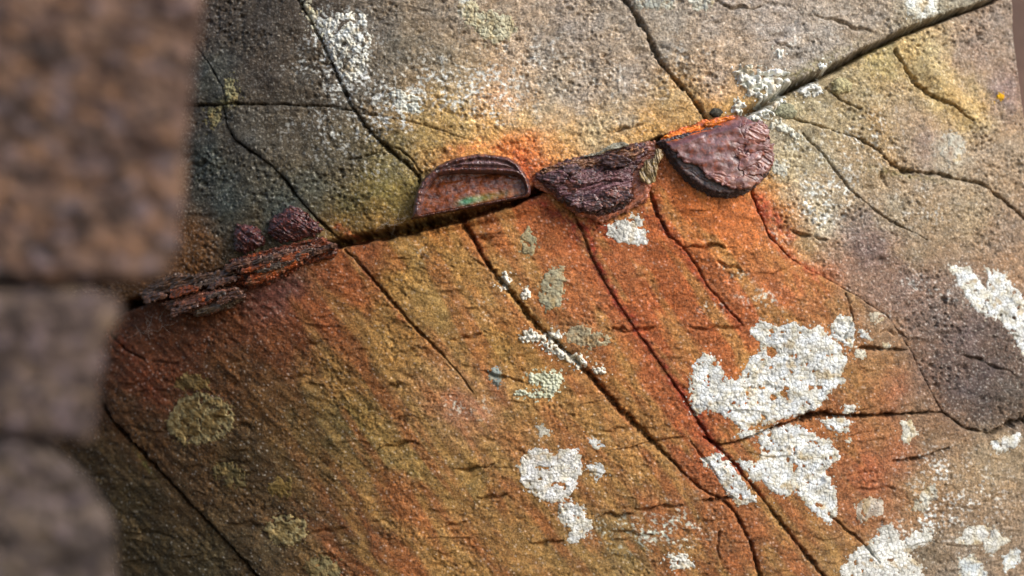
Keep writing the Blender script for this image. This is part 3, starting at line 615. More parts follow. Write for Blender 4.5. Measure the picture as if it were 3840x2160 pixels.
lichen('tiny white lichen perched above the horizontal crack', c6((810,590),(870,590),(862,634),(815,636)), seed=8, col=WHITE, jag=(4, 18, 3))
lichen('bluish white lichen fringe in the crack under the largest lichen', c6((275,730),(330,715),(380,720),(410,705),(400,740),(340,758),(290,758)), seed=9, col=(206, 214, 216), jag=(5, 16, 3))
lichen('cream white lichen dropping from the crack near the purple rock', c6((1098,665),(1150,668),(1184,740),(1142,782),(1096,762),(1110,720)), seed=10, col=(214, 212, 200))
lichen('white lichen below the dark notch at the right edge', c6((1550,780),(1620,750),(1700,730),(1695,790),(1610,830),(1560,815)), seed=11, col=WHITE)
lichen('round pinkish grey lichen on the reddish rock', c6((890,1080),(950,1050),(1010,1080),(1015,1130),(960,1150),(900,1185),(878,1130)), seed=12, col=(196, 186, 172), col2=(160, 140, 120))
lichen('slanting pale grey lichen strip on the tan rock', c6((1170,1080),(1210,1010),(1275,980),(1272,1040),(1210,1130),(1150,1120)), seed=13, col=(194, 192, 180), col2=(160, 150, 130))
lichen('large white lichen cut by the bottom edge', c6((800,1400),(880,1320),(960,1260),(980,1210),(1040,1190),(1080,1230),(1090,1270),(1160,1240),(1180,1220),(1210,1240),(1215,1205),(1265,1215),(1250,1275),(1180,1300),(1150,1340),(1200,1390),(1215,1449),(1180,1510),(800,1510),(790,1440)), seed=14, col=(218, 218, 212), col2=(186, 184, 172))
lichen('crescent of pale lichen in the bottom right corner', c6((1380,1270),(1440,1200),(1540,1195),(1600,1240),(1650,1270),(1600,1310),(1550,1350),(1500,1285),(1430,1300)), seed=15, col=(206, 206, 200), jag=(12, 30, 4))
lichen('bluish white lichen at the bottom, under the pale crescent', c6((1395,1370),(1450,1345),(1500,1380),(1545,1449),(1520,1500),(1395,1500)), seed=16, col=(196, 204, 206), jag=(12, 30, 4))
lichen('bluish lichen at the right end of the pale crescent', c6((1605,1350),(1700,1305),(1700,1375),(1620,1430)), seed=17, col=(200, 208, 212), jag=(9, 26, 4))
lichen('long white lichen streak running out at the right edge', [(3555,995),(3637,1000),(3697,1080),(3700,1005),(3770,1030),(3830,1110),(3900,1250),(3900,1380),(3835,1330),(3800,1260),(3750,1200),(3680,1180),(3620,1110)], seed=18, col=WHITE, jag=(12, 30, 4))
lichen('dot of white lichen right of the star-shaped lichen', blob(3184, 1652, 11, 11), seed=19, col=WHITE, jag=(3, 14, 3))
lichen('dot of lichen above the purple rock joint, on the ledge', blob(3325, 1297, 16, 12), seed=20, col=(206, 204, 190), jag=(4, 14, 3))
lichen('faint pale lichen on brown rock above the purple block', blob(3290, 1190, 30, 18), seed=21, col=(186, 172, 150), holes=.2, jag=(6, 18, 3))
lichen('heart-shaped white lichen in the lower middle', c5((905,850),(960,805),(1030,810),(1070,840),(1110,810),(1180,810),(1210,850),(1215,920),(1190,970),(1160,1030),(1135,1075),(1060,1080),(1000,1060),(940,1020),(895,960)), seed=22, col=(222, 222, 220), cell=14)
lichen('ragged white lichen hanging below the heart-shaped one', c5((1095,1090),(1140,1078),(1220,1095),(1240,1150),(1260,1200),(1220,1260),(1150,1285),(1135,1250),(1160,1220),(1100,1180)), seed=23, col=(216, 218, 216), cell=13, jag=(11, 24, 4))
lichen('small pale lichen above the heart-shaped one', c5((975,690),(1020,690),(1055,740),(1000,755)), seed=24, col=(206, 202, 190), cell=13)
lichen('small white lichen up and right of the heart-shaped one', c5((1240,755),(1290,760),(1325,795),(1270,810)), seed=25, col=WHITE, cell=13)
lichen('small white lichen close to the right side of the heart-shaped one', c5((1235,890),(1300,880),(1332,930),(1280,965)), seed=26, col=WHITE, cell=13, jag=(9, 20, 4))
lichen('crumbly white lichen filling the long diagonal crack', c5((900,245),(930,215),(960,205),(1000,240),(1050,220),(1105,215),(1105,250),(1070,280),(1140,330),(1210,340),(1233,370),(1215,418),(1160,380),(1090,340),(1005,310),(1030,275),(980,268),(900,265)), 'granule', seed=27, col=(220, 218, 206), thick=15, cell=15, jag=(8, 16, 3))
lichen('pale green lichen left of the diagonal crack, with a curled tail', c5((935,430),(1000,430),(1050,405),(1110,440),(1115,490),(1070,530),(1050,555),(960,548),(870,538),(880,520),(1010,520),(1000,490),(950,470)), 'granule', seed=28, col=(200, 202, 178), col2=(164, 164, 136), thick=8, cell=11)
lichen('small blue-grey lichen left of the pale green one', c5((730,420),(790,400),(818,450),(790,492),(740,475)), 'film', seed=29, col=(132, 142, 138), col2=(112, 112, 98), thick=4.5)
lichen('grey-green lichen film below the half-round iron cap', [(2025,1075),(2045,1020),(2110,998),(2118,1060),(2105,1140),(2060,1165),(2020,1120)], 'film', seed=30, col=(160, 156, 130), col2=(150, 132, 98), thick=4.5)
lichen('small grey-green lichen film close under the iron cap', [(1952,880),(1980,850),(2010,900),(2008,950),(1965,958)], 'film', seed=31, col=(154, 148, 118), col2=(148, 126, 88), thick=4.5)
lichen('bright white square lichen under the flaky iron lump', c2((1340,1130),(1400,1110),(1470,1080),(1510,1100),(1530,1150),(1538,1232),(1440,1225),(1370,1210),(1335,1180)), seed=32, col=(232, 232, 226), col2=(208, 206, 196), jag=(6, 20, 3))
lichen('cream lichen with white rim at the top middle', c2((600,60),(625,-10),(665,10),(700,50),(790,60),(860,90),(885,150),(860,190),(770,222),(700,180),(640,130)), seed=33, col=(196, 192, 164), col2=(164, 150, 116), thick=5, jag=(14, 30, 4))
lichen('white lichen crust at the top, left of the cream lichen', c2((600,100),(585,60),(610,-40),(660,-40),(640,30),(625,80)), seed=34, col=(206, 210, 204), jag=(8, 24, 4))
lichen('broken white lichen crust along the dark crack, top left', [(1205,85),(1280,45),(1370,55),(1390,150),(1370,260),(1320,320),(1260,260)], 'granule', seed=35, col=(206, 210, 206), thick=6, cell=12, holes=.62)
lichen('pale lichen spots above the iron cap, right of the dark crack', [(1445,360),(1510,330),(1570,370),(1575,430),(1510,420)], 'granule', seed=36, col=(196, 200, 192), thick=5, cell=11, holes=.5)
lichen('thin white lichen trail at the top of the dark crack', [(1120,0),(1150,-10),(1190,60),(1215,120),(1200,150),(1160,90)], 'granule', seed=37, col=(190, 186, 160), thick=6, cell=11, holes=.45)
lichen('lumpy white lichen mass on the joint above the thick iron plate', c3((250,360),(340,335),(390,370),(470,345),(550,390),(550,430),(520,490),(450,580),(400,600),(375,560),(390,520),(350,480),(330,500),(330,460),(280,420)), 'granule', seed=38, col=(230, 230, 222), col2=(206, 206, 192), thick=22, cell=26, jag=(8, 24, 3))
lichen('white lichen crumbs touching the top of the thick iron plate', c3((240,570),(260,500),(300,520),(335,560),(390,570),(385,605),(330,608)), 'granule', seed=39, col=(228, 230, 224), thick=20, cell=24, jag=(6, 20, 3))
lichen('white lichen on the lower lip of the joint, right of the lumpy mass', c3((565,465),(620,420),(650,400),(705,440),(695,475),(610,488)), 'granule', seed=40, col=(226, 228, 224), thick=16, cell=22, jag=(6, 20, 3))
lichen('small white lichen beside the joint, furthest up right of the lumpy mass', c3((675,330),(745,318),(745,350),(705,368)), 'granule', seed=41, col=(222, 224, 218), thick=14, cell=20, jag=(5, 18, 3))
lichen('tiny white lichen above the lumpy mass on pitted rock', c3((465,245),(500,255),(505,290),(475,295)), 'granule', seed=42, col=(214, 216, 210), thick=8, cell=16, jag=(4, 18, 3))
lichen('white lichen on the upper lip of the joint near the top right', c3((1100,20),(1180,-30),(1285,-30),(1285,60),(1200,112),(1130,75)), seed=43, col=(208, 212, 206), jag=(12, 30, 4))
lichen('white lichen cut by the top edge, right of the curved crack', c3((20,-30),(165,-30),(135,60),(50,52)), seed=44, col=(204, 204, 190), jag=(10, 30, 4))
lichen('pale lichen at the top edge beside the curved crack', c2((1440,-30),(1700,-30),(1670,40),(1560,55),(1490,50)), seed=45, col=(186, 190, 180), col2=(160, 150, 130), jag=(12, 30, 4))
lichen('thin white lichen at the right edge of the thick iron plate', c3((448,820),(520,815),(522,885),(460,878)), seed=46, col=(206, 206, 194), thick=4, jag=(10, 24, 4))
lichen('pale lichen crumbs below the lumpy mass, beside the thick iron plate', c3((470,600),(530,640),(600,680),(590,710),(520,670),(440,640)), 'granule', seed=47, col=(206, 206, 192), thick=8, cell=16)
lichen('smoky translucent lichen film beside the crumbly crack lichen', c5((1110,230),(1200,170),(1260,220),(1340,240),(1345,290),(1240,305),(1150,270)), 'film', seed=48, col=(166, 156, 128), col2=(150, 120, 80), thick=4.5, holes=.25, jag=(12, 30, 4))
lichen('large round ochre-grey lichen with pale rim on the dark slab', c4((840,660),(900,560),(1000,525),(1100,545),(1170,600),(1190,670),(1130,750),(1030,785),(900,780),(850,720)), 'film', seed=49, col=(116, 96, 58), col2=(92, 70, 36), thick=4, cell=12, holes=.1, jag=(12, 26, 4))
lichen('faint small lichen just above the large round one', c4((880,470),(940,425),(1040,460),(1050,510),(960,520),(890,510)), 'film', seed=50, col=(106, 88, 54), col2=(106, 82, 44), thick=4.5, cell=12, holes=.2, jag=(12, 26, 4))
lichen('small round grey-yellow lichen near the bottom of the dark slab', c4((1325,1210),(1370,1150),(1460,1140),(1540,1180),(1545,1240),(1480,1295),(1380,1295)), 'film', seed=51, col=(130, 112, 72), col2=(100, 82, 46), thick=4, cell=12, jag=(9, 22, 4))
lichen('faint yellowish lichen above the small round one', c4((1340,1010),(1400,950),(1470,960),(1465,1040),(1400,1055)), 'film', seed=52, col=(110, 92, 52), col2=(110, 88, 46), thick=4.5, cell=12, holes=.15, jag=(10, 24, 4))
lichen('dim greenish lichen between the two round lichens', c4((1070,900),(1150,860),(1240,930),(1240,1010),(1160,1000),(1080,960)), 'film', seed=53, col=(96, 86, 56), col2=(98, 80, 46), thick=4.5, cell=12, holes=.25, jag=(12, 26, 4))
lichen('grey lichen at the bottom edge of the dark slab', c4((1540,1390),(1620,1340),(1700,1380),(1720,1470),(1560,1480)), 'film', seed=54, col=(112, 102, 70), col2=(110, 92, 58), thick=4.5, cell=12, holes=.2, jag=(10, 24, 4))
lichen('upper white crumb of lichen in the diagonal crack', blob(1893, 1055, 22, 28), 'granule', seed=55, col=(222, 216, 202), thick=12, cell=15, jag=(5, 14, 3))
lichen('lower white crumb of lichen in the diagonal crack', blob(1972, 1105, 17, 24), 'granule', seed=56, col=(222, 216, 202), thick=12, cell=15, jag=(5, 14, 3))
lichen('last white crumb of lichen at the lower end of the diagonal crack', blob(2250, 1392, 22, 14), 'granule', seed=57, col=(220, 214, 198), thick=12, cell=14, jag=(5, 14, 3))
lichen('pale olive lichen tuft at the crack crossing near the blurred stones', [(845,300),(880,300),(900,350),(880,390),(850,385)], 'granule', seed=58, col=(140, 136, 104), col2=(116, 108, 78), thick=6, cell=12, holes=.3)
lichen('olive lichen tuft just below the crack crossing', [(780,405),(830,398),(830,450),(790,480),(765,450)], 'granule', seed=59, col=(132, 126, 94), col2=(108, 98, 70), thick=6, cell=12, holes=.35)
lichen('white lichen spots in the lower right of the slab bottom', blob(2545, 2110, 60, 34), 'granule', seed=60, col=(206, 204, 196), thick=5, cell=13, holes=.55)
lichen('pale lichen in the blurred mauve rock at right', blob(3575, 555, 50, 60), 'film', seed=61, col=(186, 182, 166), col2=(150, 132, 112), thick=4.5, holes=.3, jag=(14, 30, 4))
lichen('tiny yellow lichen dot on the top right rock', blob(3756, 363, 12, 12), 'granule', seed=62, col=(206, 160, 30), col2=(190, 140, 30), thick=6, cell=14, jag=(3, 12, 3))

# ------------------------------------------------------------------ rusted iron
def strata(u, v, ang, wl, seed, st=7.0):
    """fibrous layering along a direction (degrees, clockwise in the photo)"""
    a = math.radians(ang); t = u * math.cos(a) + v * math.sin(a); s = -u * math.sin(a) + v * math.cos(a)
    s = s + wl * .9 * fbm(t / (wl * 9), s / (wl * 5), 3, seed)
    return fbm(t / (wl * st), s / wl, 4, seed + 3, .6)
def rust(u, v, c0, c1, c2, seed, sc=40):
    n = fbm(u / sc, v / sc, 4, seed, .6); m = fbm(u / (sc * .55), v / (sc * .55), 4, seed + 50, .6)
    c = blend(c0, c1, .5 + .95 * n)
    return c + np.clip(m * 1.3 - .1, 0, 1)[..., None] * (lin(c2) - c)
def thing(name, label, cat, px, group=None):
    q = P([px])[0]; e = bpy.data.objects.new(name, None); scene.collection.objects.link(e)
    e.empty_display_size = .02
    return setp(e, label, cat, group)
GI = 'rusted iron remains in the joint'

# -- half-round cap
e = thing('half_round_iron', 'half-round rusty iron cap with raised rim, green sheen along its lower edge', 'iron fitting', (1780, 780), GI)
k1 = lambda *p: cr(p, 1500, 520, .2346)
outer = k1((190,1290),(225,1050),(260,870),(330,720),(430,590),(620,430),(780,350),(950,300),(1250,245),(1550,265),(1750,310),(1880,390),(1970,500),(2050,650),(2095,800),(2085,890),(2040,935))
outer_closed = outer
inner = k1((330,1240),(360,1060),(400,880),(470,750),(600,600),(760,565),(1000,545),(1300,550),(1600,560),(1830,580),(1930,640),(1990,740),(2010,840),(1985,915))
qi = P(inner); qo = P(outer)
EB0, EB1 = P([k1((190,1290))[0]])[0], P([k1((2040,935))[0]])[0]
def below(u, v):       # distance above the straight lower edge
    d = EB1 - EB0; L = np.hypot(*d); return ((u - EB0[0]) * d[1] - (v - EB0[1]) * d[0]) / L
def cap_rim(u, v, s):
    di = -sdf(qi, u, v); w = np.clip(di, 0, None) / (np.clip(di, 0, None) + np.clip(s, .01, None) + 1)
    topside = sst(60, 120, below(u, v))
    prof = 46 * np.sqrt(np.clip(1 - (1 - np.clip(s / 16, 0, 1)) ** 2, 0, 1)) + 6
    groove = -17 * np.exp(-((s - 24) / 5.5) ** 2) * topside
    slope = -26 * sst(34, 62, s) * topside
    return 8 + prof + groove + slope + 2.2 * fbm(u / 12, v / 12, 3, 900) + 3 * fbm(u / 45, v / 20, 2, 905)
def cap_rim_c(u, v, s, t):
    c = rust(u, v, (58, 34, 32), (96, 66, 66), (124, 74, 50), 910, 24)
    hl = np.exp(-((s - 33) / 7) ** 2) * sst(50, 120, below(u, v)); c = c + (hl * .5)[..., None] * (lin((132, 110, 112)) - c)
    return c
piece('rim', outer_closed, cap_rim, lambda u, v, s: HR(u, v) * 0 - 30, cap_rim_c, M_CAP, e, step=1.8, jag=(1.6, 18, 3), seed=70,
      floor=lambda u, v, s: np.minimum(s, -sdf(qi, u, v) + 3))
def cap_panel(u, v, s):
    d = below(u, v); L = np.clip(d / 110, 0, 1)
    return 4 + 26 * (1 - L) ** .7 - 26 * np.clip(1 - d / 12, 0, 1) ** 2 + 1.6 * fbm(u / 24, v / 14, 3, 920) + 3 * fbm(u / 70, v / 40, 2, 921)
def cap_panel_c(u, v, s, t):
    c = rust(u, v, (94, 46, 20), (124, 64, 26), (66, 38, 30), 930, 34)
    g0 = P([(1755, 745)])[0]; d = below(u, v); sh = (u - g0[0])
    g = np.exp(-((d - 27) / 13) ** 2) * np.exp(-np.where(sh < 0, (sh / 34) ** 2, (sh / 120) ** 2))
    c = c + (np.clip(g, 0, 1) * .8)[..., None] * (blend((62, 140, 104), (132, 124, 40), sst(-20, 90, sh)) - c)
    w = np.clip(fbm(u / 34, v / 8, 3, 940) - .25, 0, 1) * np.exp(-((d - 62) / 26) ** 2); c = c + (w * .8)[..., None] * (lin((168, 132, 116)) - c)
    return c
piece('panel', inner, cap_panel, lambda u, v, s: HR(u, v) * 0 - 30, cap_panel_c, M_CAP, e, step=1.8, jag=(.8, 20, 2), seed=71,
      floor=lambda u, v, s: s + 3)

# -- flaky lump in the middle
e = thing('iron_lump', 'flaky dark purple iron lump between the half-round cap and the thick plate', 'iron fragment', (2230, 640), GI)
k2 = lambda *p: cr(p, 1950, 380, .3882)
PK, PU, BR, DK, OR = (136, 84, 68), (96, 64, 68), (114, 70, 50), (50, 34, 34), (160, 80, 36)
def slab(name, poly, hgt, tilt, ang, wl, amp, cols, parent, seed, mat=None, bot=-25, jag=(5, 16, 4), grad=(0, 0), rnd=9, step=2.0, side=(44, 30, 30), bump=1.3):
    q = P(poly); c0 = q.mean(0)
    def top(u, v, s):
        h = hgt + grad[0] * (u - c0[0]) / 100 + grad[1] * (v - c0[1]) / 100
        return h - rnd * np.clip(1 - s / (rnd * 1.2), 0, 1) ** 2 + amp * strata(u, v, ang, wl, 950 + seed) + bump * fbm(u / 13, v / 11, 3, 960 + seed)
    def col(u, v, s, t):
        c = rust(u, v, cols[0], cols[1], cols[2], 970 + seed, 30); n = strata(u, v, ang, wl, 950 + seed)
        return c * np.clip(1 + .35 * n, .4, 1.7)[..., None]
    def sd(u, v, s, t): return rust(u, v, side, cols[0], side, 980 + seed, 18)
    b = (lambda u, v, s: np.full(u.shape, float(bot)) + 0) if bot > -20 else (lambda u, v, s: np.minimum(HR(u, v) - 8, bot))
    return piece(name, poly, top, b, col, mat or M_IRON, parent, step=step, jag=jag, seed=seed, side_fn=sd)
slab('base_layer', k2((110,760),(180,680),(400,600),(520,540),(700,520),(1000,440),(1200,400),(1300,380),(1330,470),(1300,640),(1290,800),(1230,960),(1100,1030),(940,1110),(780,1175),(640,1140),(520,1080),(380,960),(240,860),(130,820)), 16, 0, -14, 12, 4, (PK, (150, 96, 70), OR), e, 1, jag=(11, 28, 5))
slab('layer', k2((130,730),(190,670),(330,610),(520,545),(660,540),(830,480),(1000,430),(1180,400),(1250,470),(1180,560),(1120,640),(1060,740),(1080,880),(1050,980),(900,1090),(700,1100),(520,1060),(360,930),(240,830)), 34, 0, -15, 11, 7, (DK, PU, BR), e, 2, jag=(11, 24, 5), grad=(0, 3))
slab('layer', k2((190,690),(340,620),(520,560),(700,560),(900,500),(1130,440),(1190,500),(1100,560),(880,620),(640,640),(460,700),(300,760)), 44, 0, -17, 8, 8, ((120, 84, 56), (96, 62, 52), (150, 104, 70)), e, 3, jag=(11, 20, 5))
slab('layer', k2((290,800),(420,730),(640,690),(900,670),(1050,640),(1080,760),(1050,860),(900,850),(800,900),(640,990),(520,1030),(420,950)), 52, 0, -16, 10, 7, (PU, (112, 78, 82), (74, 44, 44)), e, 4, jag=(6, 14, 4), grad=(-2, 4))
slab('layer', k2((480,760),(640,700),(860,690),(1000,720),(980,770),(800,790),(620,830),(500,830)), 62, 0, -16, 9, 6, ((86, 50, 48), (116, 82, 84), (60, 36, 34)), e, 5, jag=(8, 13, 4))
r_ = np.random.RandomState(5)
for i in range(26):
    x = 520 + 520 * r_.rand(); y = 1000 - .22 * (x - 560) + 130 * (r_.rand() - .45); s0 = 36 + 66 * r_.rand()
    if i > 18: x = 250 + 700 * r_.rand(); y = 800 - .24 * (x - 250) + 160 * (r_.rand() - .5); s0 *= 1.2
    slab('scale', k2(*[(x + s0 * 1.25 * math.cos(t) * (.75 + .5 * r_.rand()), y + s0 * .75 * math.sin(t) * (.75 + .5 * r_.rand())) for t in np.arange(7) * .9]), 52 + 30 * r_.rand(), 0, -15 + 30 * r_.rand(), 9, 3, [(DK, (92, 70, 70), BR), (PU, DK, (130, 92, 84)), ((104, 66, 56), DK, PK)][i % 3], e, 10 + i, jag=(5, 13, 4), rnd=3, step=1.8, bot=20, grad=(90 * (r_.rand() - .5), 90 * (r_.rand() - .4)))
slab('flange', k2((1060,780),(1120,760),(1230,820),(1240,930),(1130,1010),(960,1090),(800,1150),(660,1120),(620,1070),(800,1100),(960,1040),(1080,940)), 26, 0, -40, 14, 4, ((158, 98, 72), PK, OR), e, 40, jag=(4, 18, 3))

# -- thick plate on the right
e = thing('iron_plate', 'thick layered purple-brown iron plate with bright orange upper edge', 'iron plate', (2700, 580), GI)
low_poly = k2((1310,400),(1390,480),(1450,600),(1560,740),(1700,850),(1850,925),(2000,940),(2150,910),(2290,810),(2400,700),(2420,560),(2380,300),(2200,200),(1900,250),(1600,320))
skin = k2((1335,365),(1500,285),(1800,180),(2000,145),(2110,140),(2180,185),(2250,210),(2330,212),(2372,280),(2360,350),(2420,430),(2422,560),(2400,650),(2335,720),(2290,785),(2200,845),(2150,862),(1990,842),(1900,800),(1850,765),(1765,745),(1748,680),(1700,622),(1560,602),(1500,540),(1420,430))
def shrink(poly, f, dx=0, dy=0):
    p = np.asarray(poly); c = p.mean(0); return [tuple(c + (a - c) * f + (dx, dy)) for a in p]
for i in range(6):
    slab('layer', shrink(low_poly, 1.0 - .012 * i + (.012 if i % 2 else 0), .6 * i, -1.8 * i), 10 + 9 * i, 0, 30, 10, 1.6, ((46, 32, 32), (66, 48, 48), (92, 58, 44)), e, 50 + i, bot=(-30 if i == 0 else 4 + 9 * i), jag=(5, 14, 4), rnd=3, step=2.2)
qs = P(skin)
def skin_top(u, v, s):
    cx, cy = P([k2((1900, 500))[0]])[0]
    x = (u - cx) / 200; y = (v - cy) / 140
    # rolled over along the orange upper edge, blistered towards the right end
    A, B = P([k2((1335, 365))[0]])[0], P([k2((2110, 140))[0]])[0]; d = B - A; L = np.hypot(*d)
    top_d = ((u - A[0]) * -d[1] + (v - A[1]) * d[0]) / L
    h = 72 - 7 * x ** 2 * (x > 0) + 4 * y - 40 * np.clip(1 - top_d / 46, 0, 1) ** 1.4
    f1, f2, idv = voronoi(u / 66 + .5 * fbm(u / 60, v / 60, 3, 31), v / 52 + .5 * fbm(u / 60, v / 60, 3, 37), 44)
    right = sst(30, 130, u - cx)
    h = h + right * (13 * idv - 5 + 4 * sst(0, .12, f2 - f1))
    h = h + 6 * fbm(u / 90, v / 60, 2, 990) + 0.5 * fbm(u / 12, v / 10, 2, 995) + 2.0 * np.abs(fbm(u / 60, v / 44, 2, 996))
    return h - 5 * np.clip(1 - s / 7, 0, 1) ** 2
def skin_col(u, v, s, t):
    c = rust(u, v, (88, 50, 44), (126, 90, 88), (126, 64, 42), 1000, 40)
    A, B = P([k2((1335, 365))[0]])[0], P([k2((2110, 140))[0]])[0]; d = B - A; L = np.hypot(*d)
    top_d = ((u - A[0]) * -d[1] + (v - A[1]) * d[0]) / L; al = ((u - A[0]) * d[0] + (v - A[1]) * d[1]) / L
    g = sst(30, 18, top_d + 7 * fbm(u / 30, v / 14, 3, 1005)) * sst(300, 180, al)
    c = c + g[..., None] * (rust(u, v, (206, 104, 26), (184, 84, 28), (140, 60, 26), 1010, 20) - c)
    dk = np.exp(-((top_d - 38) / 9) ** 2) * .5; c = c + dk[..., None] * (lin((84, 50, 56)) - c)
    br = sst(40, 110, v - P([k2((1900, 500))[0]])[0][1]) * np.clip(.5 + fbm(u / 30, v / 30, 3, 1020), 0, 1); c = c + (br * .5)[..., None] * (lin((150, 112, 92)) - c)
    return c
piece('skin', skin, skin_top, lambda u, v, s: np.full(u.shape, 48.0), skin_col, M_CAP, e, step=1.8, jag=(8, 24, 5), seed=72, side_fn=lambda u, v, s, t: rust(u, v, (60, 40, 38), (96, 62, 52), (40, 28, 28), 1030, 16))
for i, (pp, hh) in enumerate([(((1380,350),(1520,290),(1720,235),(1740,275),(1600,330),(1440,385)), 44), (((1750,225),(1900,175),(2040,150),(2060,175),(1900,235),(1780,265)), 52)]):
    slab('orange_strip', k2(*pp), hh, 0, -18, 8, 3, ((206, 100, 24), (224, 130, 34), (150, 64, 24)), e, 80 + i, jag=(3, 14, 3), rnd=5, step=1.8)
for i, (pp, hh) in enumerate([(((2120,330),(2200,260),(2320,230),(2370,300),(2330,400),(2240,440),(2170,400)), 76), (((2270,470),(2360,430),(2420,480),(2415,600),(2350,690),(2290,640),(2250,560)), 74), (((2050,520),(2130,500),(2170,540),(2110,580),(2060,560)), 82), (((1780,720),(1900,690),(2050,740),(2160,800),(2120,850),(1990,838),(1880,790)), 78)]):
    slab('blister', k2(*pp), hh, 0, 20, 20, 4, ((122, 86, 84), (134, 84, 66), (108, 60, 46)), e, 90 + i, jag=(7, 22, 5), rnd=3, step=1.8, bot=40, bump=.7, mat=M_CAP)

# -- laminated strips on the left
k4 = lambda *p: cr(p, 400, 750, .3688)
e = thing('iron_strip', 'laminated orange and black iron strip in the joint, right of the blurred stones', 'iron strip', (1050, 960), GI)
first_strip = e
lam = ((106, 52, 28), (60, 40, 34), (150, 72, 30))
slab('layer', k4((1260,610),(1500,540),(1900,440),(2200,370),(2350,490),(2310,580),(2000,670),(1850,770),(1650,860),(1450,895),(1320,860),(1280,720)), 18, 0, -17, 9, 8, lam, e, 100, jag=(6, 14, 4))
slab('layer', k4((1290,640),(1500,580),(1850,500),(2150,440),(2230,500),(2000,560),(1750,660),(1500,720),(1330,760)), 34, 0, -18, 7, 8, ((70, 50, 44), (110, 62, 40), (128, 92, 74)), e, 101, jag=(6, 12, 4))
slab('layer', k4((1440,790),(1600,700),(1800,640),(2000,600),(2010,650),(1880,700),(1700,800),(1500,870),(1420,860)), 40, 0, -22, 6, 7, ((150, 70, 28), (110, 76, 52), (176, 88, 34)), e, 102, jag=(5, 12, 4))
slab('layer', k4((1500,730),(1700,640),(1960,590),(2000,610),(1800,690),(1600,760)), 46, 0, -20, 6, 6, ((86, 74, 62), (60, 46, 40), (120, 104, 88)), e, 103, jag=(5, 12, 4))
e = thing('iron_strip', 'dark crumbling iron strip beside the blurred stones, split lengthwise', 'iron strip', (750, 1060), GI)
slab('layer', k4((330,970),(420,880),(520,810),(700,740),(900,760),(1270,690),(1330,760),(1310,830),(1000,850),(800,900),(600,960),(380,1010)), 24, 0, -14, 10, 9, ((62, 50, 42), (96, 70, 52), (128, 92, 66)), e, 104, jag=(7, 14, 4))
slab('layer', k4((520,1060),(700,1000),(900,930),(1300,880),(1415,910),(1400,1000),(1250,1100),(1080,1160),(930,1185),(860,1150),(690,1130)), 26, 0, -16, 8, 9, ((112, 76, 60), (78, 60, 50), (140, 98, 78)), e, 105, jag=(6, 13, 4))
slab('layer', k4((920,1120),(1100,1050),(1390,960),(1395,1010),(1250,1095),(1060,1150),(930,1180)), 36, 0, -18, 7, 6, ((84, 74, 60), (104, 88, 70), (60, 46, 38)), e, 106, jag=(5, 12, 4))
slab('layer', k4((660,1060),(880,960),(1150,910),(1300,900),(1200,960),(950,1040),(760,1100)), 38, 0, -17, 7, 6, ((136, 88, 70), (100, 66, 52), (150, 102, 80)), e, 107, jag=(5, 12, 4))
r_ = np.random.RandomState(11)
for par, x0, y0, x1, y1, n in ((first_strip, 1300, 720, 2250, 490, 7), (e, 450, 980, 1300, 800, 4), (e, 700, 1090, 1380, 960, 4)):
    for i in range(n):          # thin splinters lifting off the strip
        t = (i + .3 + .5 * r_.rand()) / n; x = x0 + (x1 - x0) * t; y = y0 + (y1 - y0) * t + 90 * (r_.rand() - .5); L = 90 + 110 * r_.rand(); w = 24 + 26 * r_.rand(); a = math.radians(-17 + 10 * (r_.rand() - .5))
        pp = [(x + px * L * math.cos(a) - py * w * math.sin(a), y + px * L * math.sin(a) + py * w * math.cos(a)) for px, py in ((-1, .5), (-.8, -.9), (.1, -1), (.75, -.8), (1, .1), (.8, .9), (-.2, .8), (-.7, 1))]
        slab('splinter', k4(*pp), 38 + 14 * r_.rand(), 0, -17, 6, 4, [((62, 44, 38), (104, 70, 52), (140, 104, 84)), ((150, 74, 32), (100, 56, 34), (84, 60, 50)), ((88, 70, 58), (56, 42, 36), (128, 108, 92))][i % 3], par, 140 + i + int(x0), jag=(5, 14, 4), rnd=3, step=1.8, bot=18, grad=(16 * (r_.rand() - .5), 40 * (r_.rand() - .5)))
def knob(label, poly, hgt, seed):
    q = P(poly); c0 = q.mean(0); R = np.abs(q - c0).max()
    def top(u, v, s):
        h = hgt * np.clip(s / (R * .42), 0, 1) ** .6 + 7 * fbm(u / 30, v / 26, 3, seed); st = strata(u, v, 30, 13, seed + 3)
        h = h + 9 * st; f = h / 9.0; return -6 + 9.0 * (np.floor(f) + sst(.55, 1.0, f - np.floor(f))) + 2 * fbm(u / 11, v / 9, 3, seed + 8)
    o = piece('iron_fragment', poly, top, lambda u, v, s: HR(u, v) * 0 - 30, lambda u, v, s, t: rust(u, v, (84, 42, 36), (72, 52, 58), (112, 56, 40), seed, 22), M_CAP, None, step=1.8, jag=(7, 20, 4), seed=seed)
    setp(o, label, 'iron fragment', GI)
knob('small wet-looking reddish iron knob above the laminated strip', k4((1320,240),(1450,250),(1540,270),(1612,410),(1580,460),(1450,530),(1300,530),(1285,400)), 40, 1100)
knob('larger dark purple iron knob above the laminated strip', k4((1640,220),(1760,120),(1860,65),(1960,80),(2130,220),(2210,300),(2100,370),(1900,430),(1750,430),(1635,330)), 46, 1120)

